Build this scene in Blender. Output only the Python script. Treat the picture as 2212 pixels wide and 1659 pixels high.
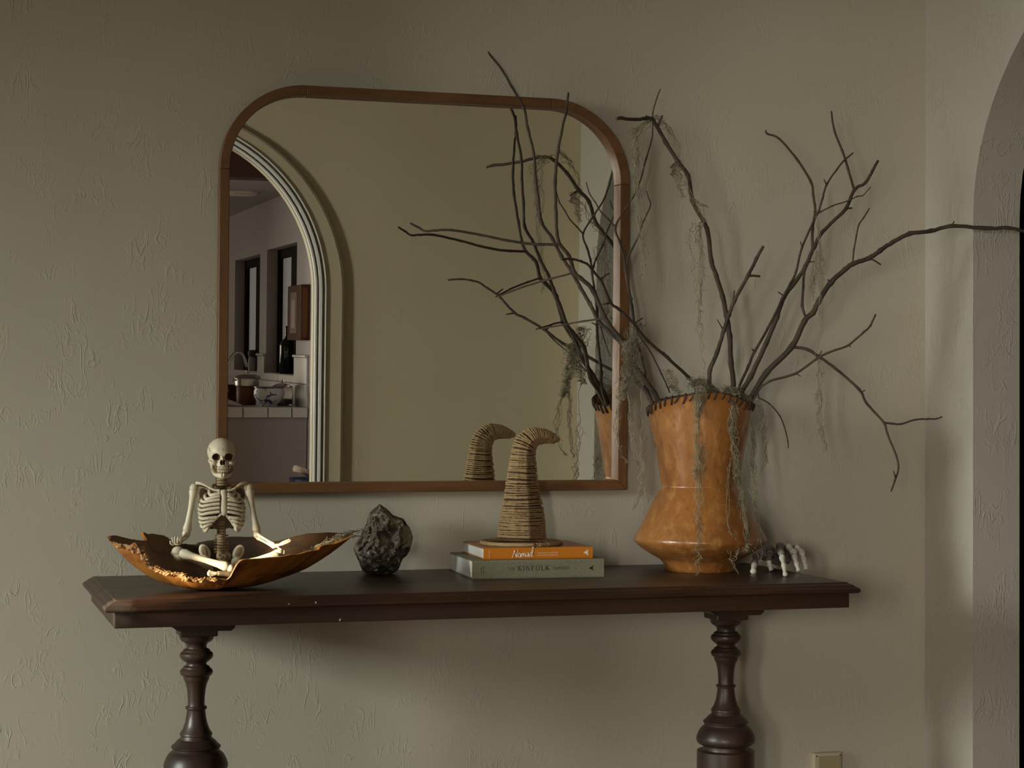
import bpy, bmesh, math, random
import numpy as np
from mathutils import Vector, Matrix, noise as mnoise
random.seed(7)
for o in list(bpy.data.objects): bpy.data.objects.remove(o)
SC = bpy.context.scene
COL = SC.collection

# ------------------------------------------------------------------ camera
FPX = 4147.42
CO = np.array([-.2432, -4.4351, 1.24])
_y, _p, _r = .2945, .0132, .0040
_fw = np.array([math.sin(_y)*math.cos(_p), math.cos(_y)*math.cos(_p), math.sin(_p)])
_r0 = np.array([math.cos(_y), -math.sin(_y), 0]); _u0 = np.cross(_r0, _fw)
RI = math.cos(_r)*_r0 + math.sin(_r)*_u0
UP = -math.sin(_r)*_r0 + math.cos(_r)*_u0
cam = bpy.data.objects.new('camera', bpy.data.cameras.new('camera'))
COL.objects.link(cam)
cam.data.sensor_width = 36.0
cam.data.lens = FPX/2212*36.0
cam.data.clip_start = .02
m = Matrix.Identity(4)
for i in range(3):
    m[i][0], m[i][1], m[i][2], m[i][3] = RI[i], UP[i], -_fw[i], CO[i]
cam.matrix_world = m
SC.camera = cam

# ------------------------------------------------------------------ light and exposure
SC.view_settings.view_transform = 'Standard'
SC.view_settings.look = 'None'
SC.view_settings.gamma = 1.0
SC.view_settings.use_curve_mapping = False
SC.view_settings.exposure = -0.98
W = bpy.data.worlds.new('sky'); SC.world = W; W.use_nodes = True
bg = W.node_tree.nodes['Background']
bg.inputs[0].default_value = (.62, .72, .85, 1); bg.inputs[1].default_value = .35

def area(name, loc, aim, sx, sy, power, col, spread=180):
    d = bpy.data.lights.new(name, 'AREA'); d.shape = 'RECTANGLE'; d.size = sx; d.size_y = sy
    d.energy = power; d.color = col; d.spread = math.radians(spread)
    o = bpy.data.objects.new(name, d); COL.objects.link(o); o.location = loc
    o.rotation_euler = (Vector(aim)-Vector(loc)).to_track_quat('-Z', 'Y').to_euler()
    return o
# daylight from the hall window (left wall), then three added fill lamps
area('hall_window_daylight', (-4.35, -1.85, 2.0), (.15, -1.0, -.45), 1.2, .95, 118, (.95, 1.0, .92), 70)
area('hall_side_fill', (-4.35, -.50, 1.75), (1.35, -2.8, 1.35), .7, 1.1, 27, (.97, 1.0, .95), 50)  # added lamp, brightens the arch wall that the mirror reflects
area('kitchen_back_fill', (-.35, -7.1, 1.35), (.1, -3, 1.05), 1.5, 1.0, 22, (1.0, .87, .70))  # added warm frontal fill from behind the camera
area('kitchen_side_fill', (-2.0, -6.2, 1.40), (1.5, -.6, .95), 1.0, 1.0, 58, (1.0, .93, .82), 62)  # added fill aimed through the arch at the right of the mirror wall
sun = bpy.data.objects.new('low_sun', bpy.data.lights.new('low_sun', 'SUN')); COL.objects.link(sun)
sun.data.energy = 20.0; sun.data.angle = math.radians(.5); sun.data.color = (1.0, .84, .58)
SUN_DIR = Vector((.88, .40, -.17)).normalized()
sun.rotation_euler = SUN_DIR.to_track_quat('-Z', 'Y').to_euler()

# ------------------------------------------------------------------ helpers
def _ray(px, py): return _fw*FPX + RI*(px-1106) + UP*(829.5-py)
def at(px, py, y):
    """point on the sight line of a photograph pixel at distance y from the mirror wall"""
    d = _ray(px, py); return Vector(CO + d*((y-CO[1])/d[1]))
def atz(px, py, z):
    d = _ray(px, py); return Vector(CO + d*((z-CO[2])/d[2]))
def atx(px, py, x):
    d = _ray(px, py); return Vector(CO + d*((x-CO[0])/d[0]))

class MB:
    def __init__(s): s.v = []; s.f = []; s.m = []; s.mi = 0
    def add(s, vs, fs, mi=None):
        b = len(s.v); s.v += [tuple(v) for v in vs]
        s.f += [tuple(b+i for i in f) for f in fs]
        s.m += [s.mi if mi is None else mi]*len(fs); return s
    def box(s, x0, x1, y0, y1, z0, z1, mi=None):
        vs = [(x, y, z) for x in (x0, x1) for y in (y0, y1) for z in (z0, z1)]
        return s.add(vs, [(0,1,3,2),(4,6,7,5),(0,4,5,1),(2,3,7,6),(0,2,6,4),(1,5,7,3)], mi)
    def hexa(s, p, mi=None):  # 8 points: bottom 4 ccw, top 4 ccw
        return s.add(p, [(3,2,1,0),(4,5,6,7),(0,1,5,4),(1,2,6,5),(2,3,7,6),(3,0,4,7)], mi)
    def tube(s, pts, rad, n=8, caps=True, mi=None, flat=1.0, closed=False):
        pts = [Vector(p) for p in pts]; k = len(pts)
        if not hasattr(rad, '__len__'): rad = [rad]*k
        vs = []; fs = []; prev = None
        for i, p in enumerate(pts):
            if closed: t = pts[(i+1) % k]-pts[i-1]
            else: t = pts[min(i+1, k-1)]-pts[max(i-1, 0)]
            if t.length < 1e-9: t = Vector((0, 0, 1))
            t.normalize()
            if prev is None:
                a = Vector((0, 0, 1)) if abs(t.z) < .9 else Vector((1, 0, 0))
                u = t.cross(a).normalized()
            else:
                u = (prev - t*prev.dot(t))
                u = u.normalized() if u.length > 1e-6 else t.orthogonal().normalized()
            prev = u; w = t.cross(u)
            for j in range(n):
                a = 2*math.pi*j/n
                vs.append(p + (u*math.cos(a) + w*math.sin(a)*flat)*rad[i])
        for i in range(k if closed else k-1):
            for j in range(n):
                a, b = i*n+j, i*n+(j+1) % n; i2 = (i+1) % k
                c, d = i2*n+(j+1) % n, i2*n+j
                fs.append((a, b, c, d))
        if caps and not closed:
            fs.append(tuple(range(n-1, -1, -1))); fs.append(tuple((k-1)*n+j for j in range(n)))
        return s.add(vs, fs, mi)
    def lathe(s, prof, c, n=32, mi=None, zoff=None, cap=True):
        """prof: (r, z) from bottom to top"""
        vs = []; fs = []; k = len(prof)
        for i, (r, z) in enumerate(prof):
            for j in range(n):
                a = 2*math.pi*j/n
                dz = zoff(i, a) if zoff else 0
                vs.append((c[0]+r*math.cos(a), c[1]+r*math.sin(a), c[2]+z+dz))
        for i in range(k-1):
            for j in range(n):
                fs.append((i*n+j, i*n+(j+1) % n, (i+1)*n+(j+1) % n, (i+1)*n+j))
        if cap:
            fs.append(tuple(range(n-1, -1, -1))); fs.append(tuple((k-1)*n+j for j in range(n)))
        return s.add(vs, fs, mi)
    def ell(s, c, r, nu=16, nv=10, rot=None, mi=None):
        vs = [Vector((0, 0, 1))]; fs = []
        for i in range(1, nv):
            t = math.pi*i/nv
            for j in range(nu):
                a = 2*math.pi*j/nu
                vs.append(Vector((math.sin(t)*math.cos(a), math.sin(t)*math.sin(a), math.cos(t))))
        vs.append(Vector((0, 0, -1))); L = len(vs)-1
        for j in range(nu): fs.append((0, 1+j, 1+(j+1) % nu))
        for i in range(nv-2):
            for j in range(nu):
                a = 1+i*nu+j; b = 1+i*nu+(j+1) % nu
                fs.append((a, a+nu, b+nu, b))
        for j in range(nu): fs.append((L, 1+(nv-2)*nu+(j+1) % nu, 1+(nv-2)*nu+j))
        out = []
        for v in vs:
            q = Vector((v.x*r[0], v.y*r[1], v.z*r[2]))
            if rot is not None: q = rot @ q
            out.append(Vector(c)+q)
        return s.add(out, fs, mi)
    def prism(s, poly, fn, mi=None):
        """poly: 2D outline (simple), fn(u, v, k) -> 3D for k = 0, 1"""
        bm = bmesh.new(); lo = [bm.verts.new(fn(u, v, 0)) for u, v in poly]; hi = [bm.verts.new(fn(u, v, 1)) for u, v in poly]
        n = len(poly)
        f0 = bm.faces.new(lo[::-1]); f1 = bm.faces.new(hi)
        for i in range(n): bm.faces.new((lo[i], lo[(i+1) % n], hi[(i+1) % n], hi[i]))
        bm.normal_update(); bmesh.ops.triangulate(bm, faces=[f0, f1])
        bmesh.ops.recalc_face_normals(bm, faces=bm.faces)
        bm.verts.index_update()
        s.add([v.co.copy() for v in bm.verts], [tuple(v.index for v in f.verts) for f in bm.faces], mi); bm.free(); return s
    def map(s, fn): s.v = [tuple(fn(Vector(v))) for v in s.v]; return s

WLOC = {}
def thing(name, loc, label, cat, group=None):
    o = bpy.data.objects.new(name, None); COL.objects.link(o); o.location = loc; o.empty_display_size = .05
    o['label'] = label; o['category'] = cat
    if group: o['group'] = group
    WLOC[o] = Vector(loc); return o
def obj(name, mb, mats, parent=None, smooth=True, label=None, cat=None, group=None, kind=None, loc=None, bevel=0, auto=None):
    """link a mesh given in world coordinates; its origin goes to the parent's base (or loc)"""
    if not isinstance(mats, (list, tuple)): mats = [mats]
    L = WLOC[parent] if parent is not None else Vector(loc if loc is not None else (0, 0, 0))
    me = bpy.data.meshes.new(name)
    me.from_pydata([tuple(Vector(v)-L) for v in mb.v], [], mb.f)
    for m_ in mats: me.materials.append(m_)
    me.polygons.foreach_set('material_index', mb.m)
    me.polygons.foreach_set('use_smooth', [smooth]*len(mb.f))
    me.update()
    o = bpy.data.objects.new(name, me); COL.objects.link(o)
    if parent is not None: o.parent = parent; o.location = (0, 0, 0)
    else: o.location = L
    WLOC[o] = L.copy()
    if label: o['label'] = label
    if cat: o['category'] = cat
    if group: o['group'] = group
    if kind: o['kind'] = kind
    if smooth and auto:
        try: me.set_sharp_from_angle(angle=math.radians(auto))
        except Exception: pass
    if bevel:
        b = o.modifiers.new('bevel', 'BEVEL'); b.width = bevel; b.segments = 2; b.limit_method = 'ANGLE'; b.angle_limit = math.radians(40)
    return o
def struct(name, mb, mat, **k): return obj(name, mb, mat, kind='structure', **k)
def catmull(pts, n=8, closed=False):
    pts = [Vector(p) for p in pts]; k = len(pts); out = []
    rng = range(k if closed else k-1)
    for i in rng:
        if closed: p0, p1, p2, p3 = pts[i-1], pts[i], pts[(i+1) % k], pts[(i+2) % k]
        else: p0, p1, p2, p3 = pts[max(i-1, 0)], pts[i], pts[i+1], pts[min(i+2, k-1)]
        for j in range(n):
            t = j/n
            out.append(.5*((2*p1)+(p2-p0)*t+(2*p0-5*p1+4*p2-p3)*t*t+(3*p1-p0-3*p2+p3)*t**3))
    if not closed: out.append(pts[-1].copy())
    return out
def remesh(mb, voxel, smooth_it=4):
    """closed pieces -> one continuous skin"""
    me = bpy.data.meshes.new('tmp'); me.from_pydata(mb.v, [], mb.f); me.update()
    o = bpy.data.objects.new('tmp', me); COL.objects.link(o)
    r = o.modifiers.new('r', 'REMESH'); r.mode = 'VOXEL'; r.voxel_size = voxel
    if smooth_it:
        s_ = o.modifiers.new('s', 'SMOOTH'); s_.iterations = smooth_it; s_.factor = .5
    dg = bpy.context.evaluated_depsgraph_get()
    e = o.evaluated_get(dg); q = e.to_mesh()
    out = MB(); out.add([v.co.copy() for v in q.vertices], [tuple(p.vertices) for p in q.polygons])
    e.to_mesh_clear(); bpy.data.objects.remove(o); bpy.data.meshes.remove(me)
    return out

# ------------------------------------------------------------------ materials
def nmat(name):
    m_ = bpy.data.materials.new(name); m_.use_nodes = True
    nt = m_.node_tree; return m_, nt, nt.nodes['Principled BSDF']
def N(nt, t, **k):
    n = nt.nodes.new(t)
    for a, b in k.items(): setattr(n, a, b)
    return n
def rgb(c): return (c[0], c[1], c[2], 1)
def mathn(nt, op, a, b=None, c=None):
    n = N(nt, 'ShaderNodeMath', operation=op)
    for i, x in enumerate((a, b, c)):
        if x is None: continue
        if isinstance(x, (int, float)): n.inputs[i].default_value = x
        else: nt.links.new(x, n.inputs[i])
    return n.outputs[0]
def noisen(nt, scale, detail=3, rough=.55, stretch=None, dist=0.0, rot=None, coord='Object'):
    tc = N(nt, 'ShaderNodeTexCoord'); mp = N(nt, 'ShaderNodeMapping')
    nt.links.new(tc.outputs[coord], mp.inputs[0])
    if stretch: mp.inputs['Scale'].default_value = stretch
    if rot: mp.inputs['Rotation'].default_value = rot
    n = N(nt, 'ShaderNodeTexNoise'); nt.links.new(mp.outputs[0], n.inputs['Vector'])
    n.inputs['Scale'].default_value = scale; n.inputs['Detail'].default_value = detail
    n.inputs['Roughness'].default_value = rough; n.inputs['Distortion'].default_value = dist
    return n.outputs[0]
def ramp(nt, fac, lo, hi):
    n = N(nt, 'ShaderNodeMapRange'); n.inputs[1].default_value = lo; n.inputs[2].default_value = hi
    n.interpolation_type = 'SMOOTHSTEP'; nt.links.new(fac, n.inputs[0]); return n.outputs[0]
def mixc(nt, fac, a, b):
    n = N(nt, 'ShaderNodeMix', data_type='RGBA'); nt.links.new(fac, n.inputs[0])
    for i, x in ((6, a), (7, b)):
        if isinstance(x, tuple): n.inputs[i].default_value = rgb(x)
        else: nt.links.new(x, n.inputs[i])
    return n.outputs[2]
def mat(name, base, rough=.5, layers=(), bump=(), metal=0, spec=.5, rvar=None):
    """layers: (scale, colour, lo, hi, stretch, detail, distortion); bump: (scale, distance, stretch, detail)"""
    m_, nt, bs = nmat(name)
    c = base
    for ly in layers:
        sc, c2, lo, hi = ly[:4]; st = ly[4] if len(ly) > 4 else None; de = ly[5] if len(ly) > 5 else 4; di = ly[6] if len(ly) > 6 else 0
        c = mixc(nt, ramp(nt, noisen(nt, sc, de, .6, st, di), lo, hi), c, c2)
    if isinstance(c, tuple): bs.inputs['Base Color'].default_value = rgb(c)
    else: nt.links.new(c, bs.inputs['Base Color'])
    bs.inputs['Roughness'].default_value = rough; bs.inputs['Metallic'].default_value = metal
    bs.inputs['Specular IOR Level'].default_value = spec
    if rvar:
        nt.links.new(mathn(nt, 'MULTIPLY_ADD', noisen(nt, rvar[0], 3), rvar[1], rough-rvar[1]*.5), bs.inputs['Roughness'])
    prev = None
    for b in bump:
        bn = N(nt, 'ShaderNodeBump'); bn.inputs['Distance'].default_value = b[1]; bn.inputs['Strength'].default_value = 1
        nt.links.new(noisen(nt, b[0], b[3] if len(b) > 3 else 4, .6, b[2] if len(b) > 2 else None), bn.inputs['Height'])
        if prev: nt.links.new(prev, bn.inputs['Normal'])
        prev = bn.outputs[0]
    if prev: nt.links.new(prev, bs.inputs['Normal'])
    return m_
def plaster(name, col, col2, ridge=.0035, dens=.52):
    m_, nt, bs = nmat(name)
    c = mixc(nt, ramp(nt, noisen(nt, 1.3, 3), .35, .7), col, col2)
    nt.links.new(c, bs.inputs['Base Color']); bs.inputs['Roughness'].default_value = .62; bs.inputs['Specular IOR Level'].default_value = .25
    def ridges(sc, wid, seedrot, st):
        n = noisen(nt, sc, 1.5, .5, st, .9, seedrot)
        d = mathn(nt, 'ABSOLUTE', mathn(nt, 'SUBTRACT', n, .5))
        line = mathn(nt, 'SUBTRACT', 1.0, ramp(nt, d, 0.0, wid))
        msk = ramp(nt, noisen(nt, sc*.45, 2, .5, None, 0, (seedrot[2], .3, seedrot[0])), dens, dens+.14)
        return mathn(nt, 'MULTIPLY', line, msk)
    h = mathn(nt, 'ADD', ridges(24, .042, (.1, .2, .3), (1.5, 1.5, .55)), mathn(nt, 'MULTIPLY', ridges(38, .06, (.6, .1, .9), (1.4, 1.4, .6)), .7))
    h = mathn(nt, 'ADD', h, mathn(nt, 'MULTIPLY', noisen(nt, 7, 3, .5, (1, 1, .7)), .9))
    h = mathn(nt, 'ADD', h, mathn(nt, 'MULTIPLY', noisen(nt, 60, 3), .16))
    bn = N(nt, 'ShaderNodeBump'); bn.inputs['Distance'].default_value = ridge; nt.links.new(h, bn.inputs['Height'])
    nt.links.new(bn.outputs[0], bs.inputs['Normal']); return m_

X1 = (.22, 1, 1)   # grain along x
Z1 = (1, 1, .12)
M_wall = plaster('wall_plaster', (.52, .48, .39), (.49, .447, .355), .0005, .52)
M_jamb = plaster('jamb_plaster', (.50, .462, .395), (.47, .43, .36), .0008, .48)
M_olive = plaster('olive_plaster', (.60, .52, .36), (.565, .485, .33), .0004, .62)
M_kwall = plaster('kitchen_plaster', (.42, .37, .36), (.40, .35, .34), .0008, .6)
M_nick = mat('bare_wood_nick', (.42, .31, .22), .7)
M_white = mat('trim_white', (.90, .88, .84), .4)
M_groove = mat('groove_olive_dark', (.24, .22, .15), .7, spec=.2)  # darker olive than the wall, between the white beads
M_floor = mat('floor_wood', (.16, .085, .045), .45, [(6, (.09, .045, .022), .4, .7, (.15, 1.6, 1))], [(30, .0006, (.2, 3, 1))])
M_ceil = mat('ceiling_paint', (.42, .38, .31), .8)
M_kceil = mat('kitchen_ceiling_paint', (.40, .37, .36), .8)
M_dark = mat('unlit_room_black', (.02, .018, .018), .8)  # near-black colour stands in for the room being unlit
M_oak = mat('oak_frame', (.175, .078, .026), .42, [(9, (.10, .042, .014), .45, .75, (.5, 3, 3)), (34, (.125, .055, .018), .5, .72, (.35, 2, 2))], [(70, .0004, (.4, 3, 3))])
M_oakv = mat('oak_frame_upright', (.175, .078, .026), .42, [(9, (.10, .042, .014), .45, .75, (3, 3, .5)), (34, (.125, .055, .018), .5, .72, (2, 2, .35))], [(70, .0004, (3, 3, .4))])
m_, nt, bs = nmat('mirror_glass'); bs.inputs['Metallic'].default_value = 1; bs.inputs['Roughness'].default_value = .0; bs.inputs['Base Color'].default_value = (.90, .90, .85, 1); M_mirror = m_
M_table = mat('dark_walnut', (.046, .019, .009), .38, [(7, (.022, .010, .006), .4, .72, (.3, 2.5, 2.5)), (26, (.070, .030, .014), .52, .78, (.18, 2, 2)), (2.2, (.034, .015, .009), .45, .7)], [(60, .0003, (.2, 3, 3))], rvar=(9, .12))
_nt = M_table.node_tree; _bs = _nt.nodes['Principled BSDF']; _src = _bs.inputs['Base Color'].links[0].from_socket
_tc = N(_nt, 'ShaderNodeTexCoord'); _d = N(_nt, 'ShaderNodeVectorMath', operation='DISTANCE'); _nt.links.new(_tc.outputs['Object'], _d.inputs[0]); _d.inputs[1].default_value = (-.818, -.285, .842)
_w = mathn(_nt, 'ADD', _d.outputs['Value'], mathn(_nt, 'MULTIPLY', noisen(_nt, 45, 4), .05))
_f = mathn(_nt, 'SUBTRACT', 1.0, ramp(_nt, _w, .055, .085)); _nt.links.new(mixc(_nt, mathn(_nt, 'MULTIPLY', _f, .55), _src, (.17, .13, .10)), _bs.inputs['Base Color'])
M_leg = mat('dark_turned_wood', (.052, .030, .019), .40, [(8, (.016, .009, .007), .4, .7, (1, 1, .35)), (3, (.06, .025, .014), .55, .75)], [(70, .0003, (2, 2, .4))], rvar=(12, .14))
M_vase = mat('rawhide', (.34, .138, .032), .30, [(3.5, (.24, .088, .020), .36, .68), (5, (.12, .045, .014), .56, .80, (1.6, 1.6, .35)), (55, (.43, .20, .06), .46, .68, (1, 1, .45), 5), (120, (.22, .080, .020), .50, .76, (1, 1, .5), 4)], [(150, .0006, (1, 1, .5), 3), (14, .0025)], spec=.6, rvar=(9, .16))
_b = M_vase.node_tree.nodes['Principled BSDF']; _b.inputs['Coat Weight'].default_value = .35; _b.inputs['Coat Roughness'].default_value = .28
M_lace = mat('dark_lace', (.05, .028, .018), .7)
M_bark = mat('bark', (.066, .046, .030), .75, [(60, (.115, .086, .058), .5, .75, (1, 1, .4)), (14, (.028, .02, .015), .45, .7)], [(120, .0006)])
M_moss = mat('moss_grey', (.32, .28, .185), .9, [(40, (.17, .145, .095), .45, .65)])
M_jute = mat('jute', (.40, .275, .145), .9, [(55, (.28, .18, .085), .45, .7), (160, (.52, .38, .22), .55, .75)], [(340, .0009, None, 3)], spec=.15)
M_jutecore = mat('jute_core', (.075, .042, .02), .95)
M_rock = mat('rock', (.072, .050, .034), .62, [(26, (.22, .165, .115), .48, .62, None, 6), (9, (.026, .018, .013), .44, .58, None, 6), (60, (.42, .37, .29), .57, .68, None, 5)], [(34, .007, None, 6), (110, .003, None, 5)], rvar=(20, .3))
M_rockg = mat('rock_pale', (.20, .17, .105), .5, [(30, (.12, .095, .06), .5, .7), (14, (.09, .065, .045), .55, .68)], [(40, .004)])
M_burl = mat('burl_outer', (.50, .20, .042), .30, [(9, (.16, .055, .014), .46, .7, (1, 1, 2.2), 5, 1.2), (4, (.52, .22, .055), .55, .75, (1, 1, 1.5), 4, .8), (30, (.24, .08, .018), .52, .72)], [(25, .0015)], spec=.5)
M_burlin = mat('burl_inner', (.21, .10, .042), .42, [(7, (.20, .09, .032), .5, .75, (1, 1, 1)), (5, (.07, .045, .032), .50, .62), (16, (.09, .05, .026), .5, .7)], [(40, .001)])
M_burledge = mat('burl_live_edge', (.52, .28, .11), .55, [(45, (.13, .05, .018), .5, .62), (25, (.66, .44, .23), .55, .7)], [(90, .003)])
M_bone = mat('bone_resin', (.66, .575, .42), .45, [(90, (.36, .26, .14), .60, .78), (28, (.56, .46, .30), .5, .75)], [(150, .0004)])
M_bonedark = mat('bone_wash', (.10, .058, .026), .6, [(60, (.20, .125, .06), .5, .75)])
M_spine = mat('bone_stained', (.30, .21, .115), .55, [(70, (.15, .09, .042), .5, .72)])
M_plast = mat('bone_plastic', (.60, .56, .48), .42, [(60, (.30, .25, .18), .60, .72)], [(120, .0005)])
M_plastd = mat('bone_plastic_dark', (.15, .125, .10), .5, [(60, (.08, .06, .045), .5, .7)])
M_page = mat('paper_pages', (.86, .86, .83), .8, [(260, (.62, .63, .62), .52, .75, (.05, .05, 3))], [(320, .0006, (.04, .04, 3))])
M_orange = mat('book_orange', (.66, .21, .008), .45)
M_orangetop = mat('book_orange_cover', (.42, .16, .05), .4)
M_green = mat('book_green', (.235, .22, .145), .7, [(200, (.205, .19, .125), .5, .6)])
M_ink = mat('ink_black', (.012, .012, .012), .6)
M_cream = mat('ink_white', (.85, .80, .70), .6)
M_fade = mat('ink_faded', (.075, .068, .045), .7)
M_box = mat('beige_plastic', (.50, .44, .30), .5)
M_boxf = mat('beige_plate', (.36, .30, .17), .5)
M_blackfr = mat('dark_window_frame', (.016, .012, .010), .9, spec=.05)
m_, nt, bs = nmat('dusky_window_glass'); bs.inputs['Base Color'].default_value = (.20, .18, .17, 1); bs.inputs['Roughness'].default_value = .5; bs.inputs['Specular IOR Level'].default_value = .1; bs.inputs['Emission Color'].default_value = (.21, .19, .185, 1); bs.inputs['Emission Strength'].default_value = .9; M_pane = m_
M_tile = mat('white_tile', (.56, .52, .48), .25)
M_grout = mat('grout', (.10, .08, .07), .9)
M_steel = mat('brushed_steel', (.42, .40, .34), .28, metal=1)
M_chrome = mat('chrome', (.6, .6, .6), .15, metal=1)
M_redwood = mat('dark_red_wood', (.055, .016, .010), .5, [(8, (.03, .009, .006), .45, .7, X1)])
M_brown = mat('brown_wood', (.085, .036, .018), .8, [(12, (.05, .022, .012), .45, .7, (2, 2, .3))], spec=.08)
M_brownr = mat('reddish_wood', (.16, .065, .030), .5, [(12, (.10, .04, .018), .45, .7, (2, 2, .3))], spec=.12)
M_pale = mat('pale_wood', (.62, .46, .36), .5)
M_palep = mat('pale_panel', (.26, .19, .15), .9, spec=.05)
M_mauve = mat('mauve_panel_paint', (.33, .275, .265), .6)
M_china = mat('china_white', (.62, .62, .64), .2, [(34, (.05, .07, .20), .56, .60, None, 2, .6)])
M_chinarim = mat('china_rim', (.10, .09, .10), .25)
M_navy = mat('navy_enamel', (.02, .028, .06), .35)
M_coffee = mat('dark_beans', (.03, .018, .012), .7)
M_cloth = mat('white_cloth', (.55, .51, .48), .9)
M_bluecap = mat('blue_grey_cap', (.12, .15, .17), .6)
def glassm(name, col, rough=.02, tint=.9):
    m_, nt, bs = nmat(name); bs.inputs['Base Color'].default_value = rgb(col); bs.inputs['Roughness'].default_value = rough
    bs.inputs['Transmission Weight'].default_value = tint; bs.inputs['IOR'].default_value = 1.45; return m_
M_glass = glassm('clear_glass', (.9, .88, .84))
M_bottle = mat('dark_green_glass', (.012, .018, .010), .08)
# ------------------------------------------------------------------ room shell
XR, XR2, YF, YF2, XL, HC = 2.217, 2.347, -2.80, -2.845, -4.00, 2.75
b = MB(); b.box(XL-.15, XR2, 0, .12, -.02, HC); struct('wall_back', b, M_wall, smooth=False)
b = MB(); b.box(-5.4, 4.7, -7.4, 1.8, -.12, 0); struct('floor', b, M_floor, smooth=False)
b = MB(); b.box(XL-.15, XR2, YF2, .12, HC, HC+.1); struct('ceiling', b, M_ceil, smooth=False)
# right wall with its wide arch (runs in y)
poly = [(0, -.02), (0, HC), (YF, HC), (YF, -.02), (-2.59, -.02)]
a_, b_ = (2.59-.238)/2, .70
for i in range(41):
    t = math.pi*i/40
    poly.append((-(2.59+.238)/2 - a_*math.cos(t), 1.72 + b_*math.sin(t)))
poly.append((-.238, -.02))
b = MB(); b.prism(poly, lambda u, v, k: (XR if k == 0 else XR2, u, v)); struct('wall_right', b, M_jamb, smooth=False)
# wall behind the viewer's reflection, with the arch to the kitchen
def arch(r0, r1, n=24):
    """half outline right side from springing (x=1.155 when r0=.612) to apex; returns list of (x, z)"""
    out = []
    for i in range(n+1):
        t = math.pi/2*i/n
        r = r0 + (r1-r0)*min(1, t/1.05)**1.5
        out.append((.54 + r*math.cos(t), 1.60 + r*math.sin(t)))
    return out
def archfull(r0, r1, n=24, foot=-.02):
    R_ = arch(r0, r1, n); L_ = [(.84-x, z) for x, z in R_][::-1]
    return [(R_[0][0], foot)] + R_ + L_ + [(L_[-1][0], foot)]
poly = [(XR2, -.02), (XR2, HC), (XL-.15, HC), (XL-.15, -.02)] + archfull(.612, .602)[::-1]
b = MB(); b.prism(poly, lambda u, v, k: (u, YF if k == 0 else YF2, v)); struct('wall_front', b, M_olive, smooth=False)
# raised plaster band and fluted white casing round that arch
def sweep_arch(mb, lo, hi, y0, y1, foot=0.0):
    A = archfull(*lo, foot=foot); B = archfull(*hi, foot=foot); n = len(A)
    vs = []
    for (x, z), (x2, z2) in zip(A, B): vs += [(x, y0, z), (x, y1, z), (x2, y1, z2), (x2, y0, z2)]
    fs = []
    for i in range(n-1):
        for k in range(4):
            fs.append((i*4+k, i*4+(k+1) % 4, (i+1)*4+(k+1) % 4, (i+1)*4+k))
    fs += [(3, 2, 1, 0), tuple((n-1)*4+k for k in range(4))]
    return mb.add(vs, fs)
b = MB(); sweep_arch(b, (.648, .636), (.730, .690), YF-.01, YF+.022)
struct('trim_1', b, M_olive, smooth=False, bevel=.012)
tr = None
b = MB(); sweep_arch(b, (.613, .603), (.659, .644), YF-.044, YF+.022); tr = struct('trim_2', b, M_groove, smooth=False)
for lo, hi, d in (((.6122, .602), (.6205, .610), .009), ((.6283, .617), (.6405, .629), .010), ((.6510, .6385), (.6570, .644), .008)):
    b = MB(); sweep_arch(b, lo, hi, YF+.018, YF+.022+d); obj('moulding_bead', b, M_white, tr, smooth=False, bevel=.0015)
# left wall: window opening, added slit shaping the sun patch, added fill opening
def wall_x(name, x0, x1, y0, y1, z0, z1, holes, mat_):
    """wall slab normal to x with rectangular holes (ya, yb, za, zb), sorted by y"""
    b = MB(); y = y0
    for ya, yb, za, zb in holes:
        b.box(x0, x1, y, ya, z0, z1); b.box(x0, x1, ya, yb, z0, za); b.box(x0, x1, ya, yb, zb, z1); y = yb
    b.box(x0, x1, y, y1, z0, z1); return struct(name, b, mat_, smooth=False)
wall_x('wall_left', XL-.15, XL, YF, 0, -.02, HC, [(-2.558, -2.40, 1.645, 1.87), (-2.33, -.95, 1.15, 2.6), (-.90, -.10, 1.1, 2.4)], M_wall)
def frame_x(name, x0, x1, ya, yb, za, zb, w, mullions, mat_, pane=None):
    b = MB(); b.box(x0, x1, ya, yb, za, za+w); b.box(x0, x1, ya, yb, zb-w, zb)
    b.box(x0, x1, ya, ya+w, za+w, zb-w); b.box(x0, x1, yb-w, yb, za+w, zb-w)
    for m0, m1 in mullions: b.box(x0, x1, m0, m1, za+w, zb-w)
    f = struct(name, b, mat_, smooth=False)
    if pane:
        p = MB(); xm = (x0+x1)/2; p.box(xm-.002, xm+.002, ya+w*.5, yb-w*.5, za+w*.5, zb-w*.5); obj('pane', p, pane, f, smooth=False)
    return f
frame_x('window_1', XL-.10, XL-.06, -2.33, -.95, 1.15, 2.6, .05, [(-1.66, -1.62)], M_white)
frame_x('window_4', XL-.10, XL-.06, -.90, -.10, 1.1, 2.4, .05, [], M_white)  # frame added round the opening of the hall side fill lamp
b = MB(); b.box(-4.9, -4.8, -2.66, .9, -.02, 3.2); b.box(-4.9, -4.8, -9.5, -2.98, -.02, 3.2); struct('sun_blocker', b, M_olive, smooth=False)  # unseen, added to keep the sun out except through the slit
# room beyond the right arch, its darkness put into near-black walls
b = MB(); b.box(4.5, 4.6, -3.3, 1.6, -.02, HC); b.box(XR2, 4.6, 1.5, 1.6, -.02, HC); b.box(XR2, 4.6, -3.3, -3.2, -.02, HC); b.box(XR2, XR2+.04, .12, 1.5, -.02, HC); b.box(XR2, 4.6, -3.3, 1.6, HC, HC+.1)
struct('wall_side_room', b, M_dark, smooth=False)
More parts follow.
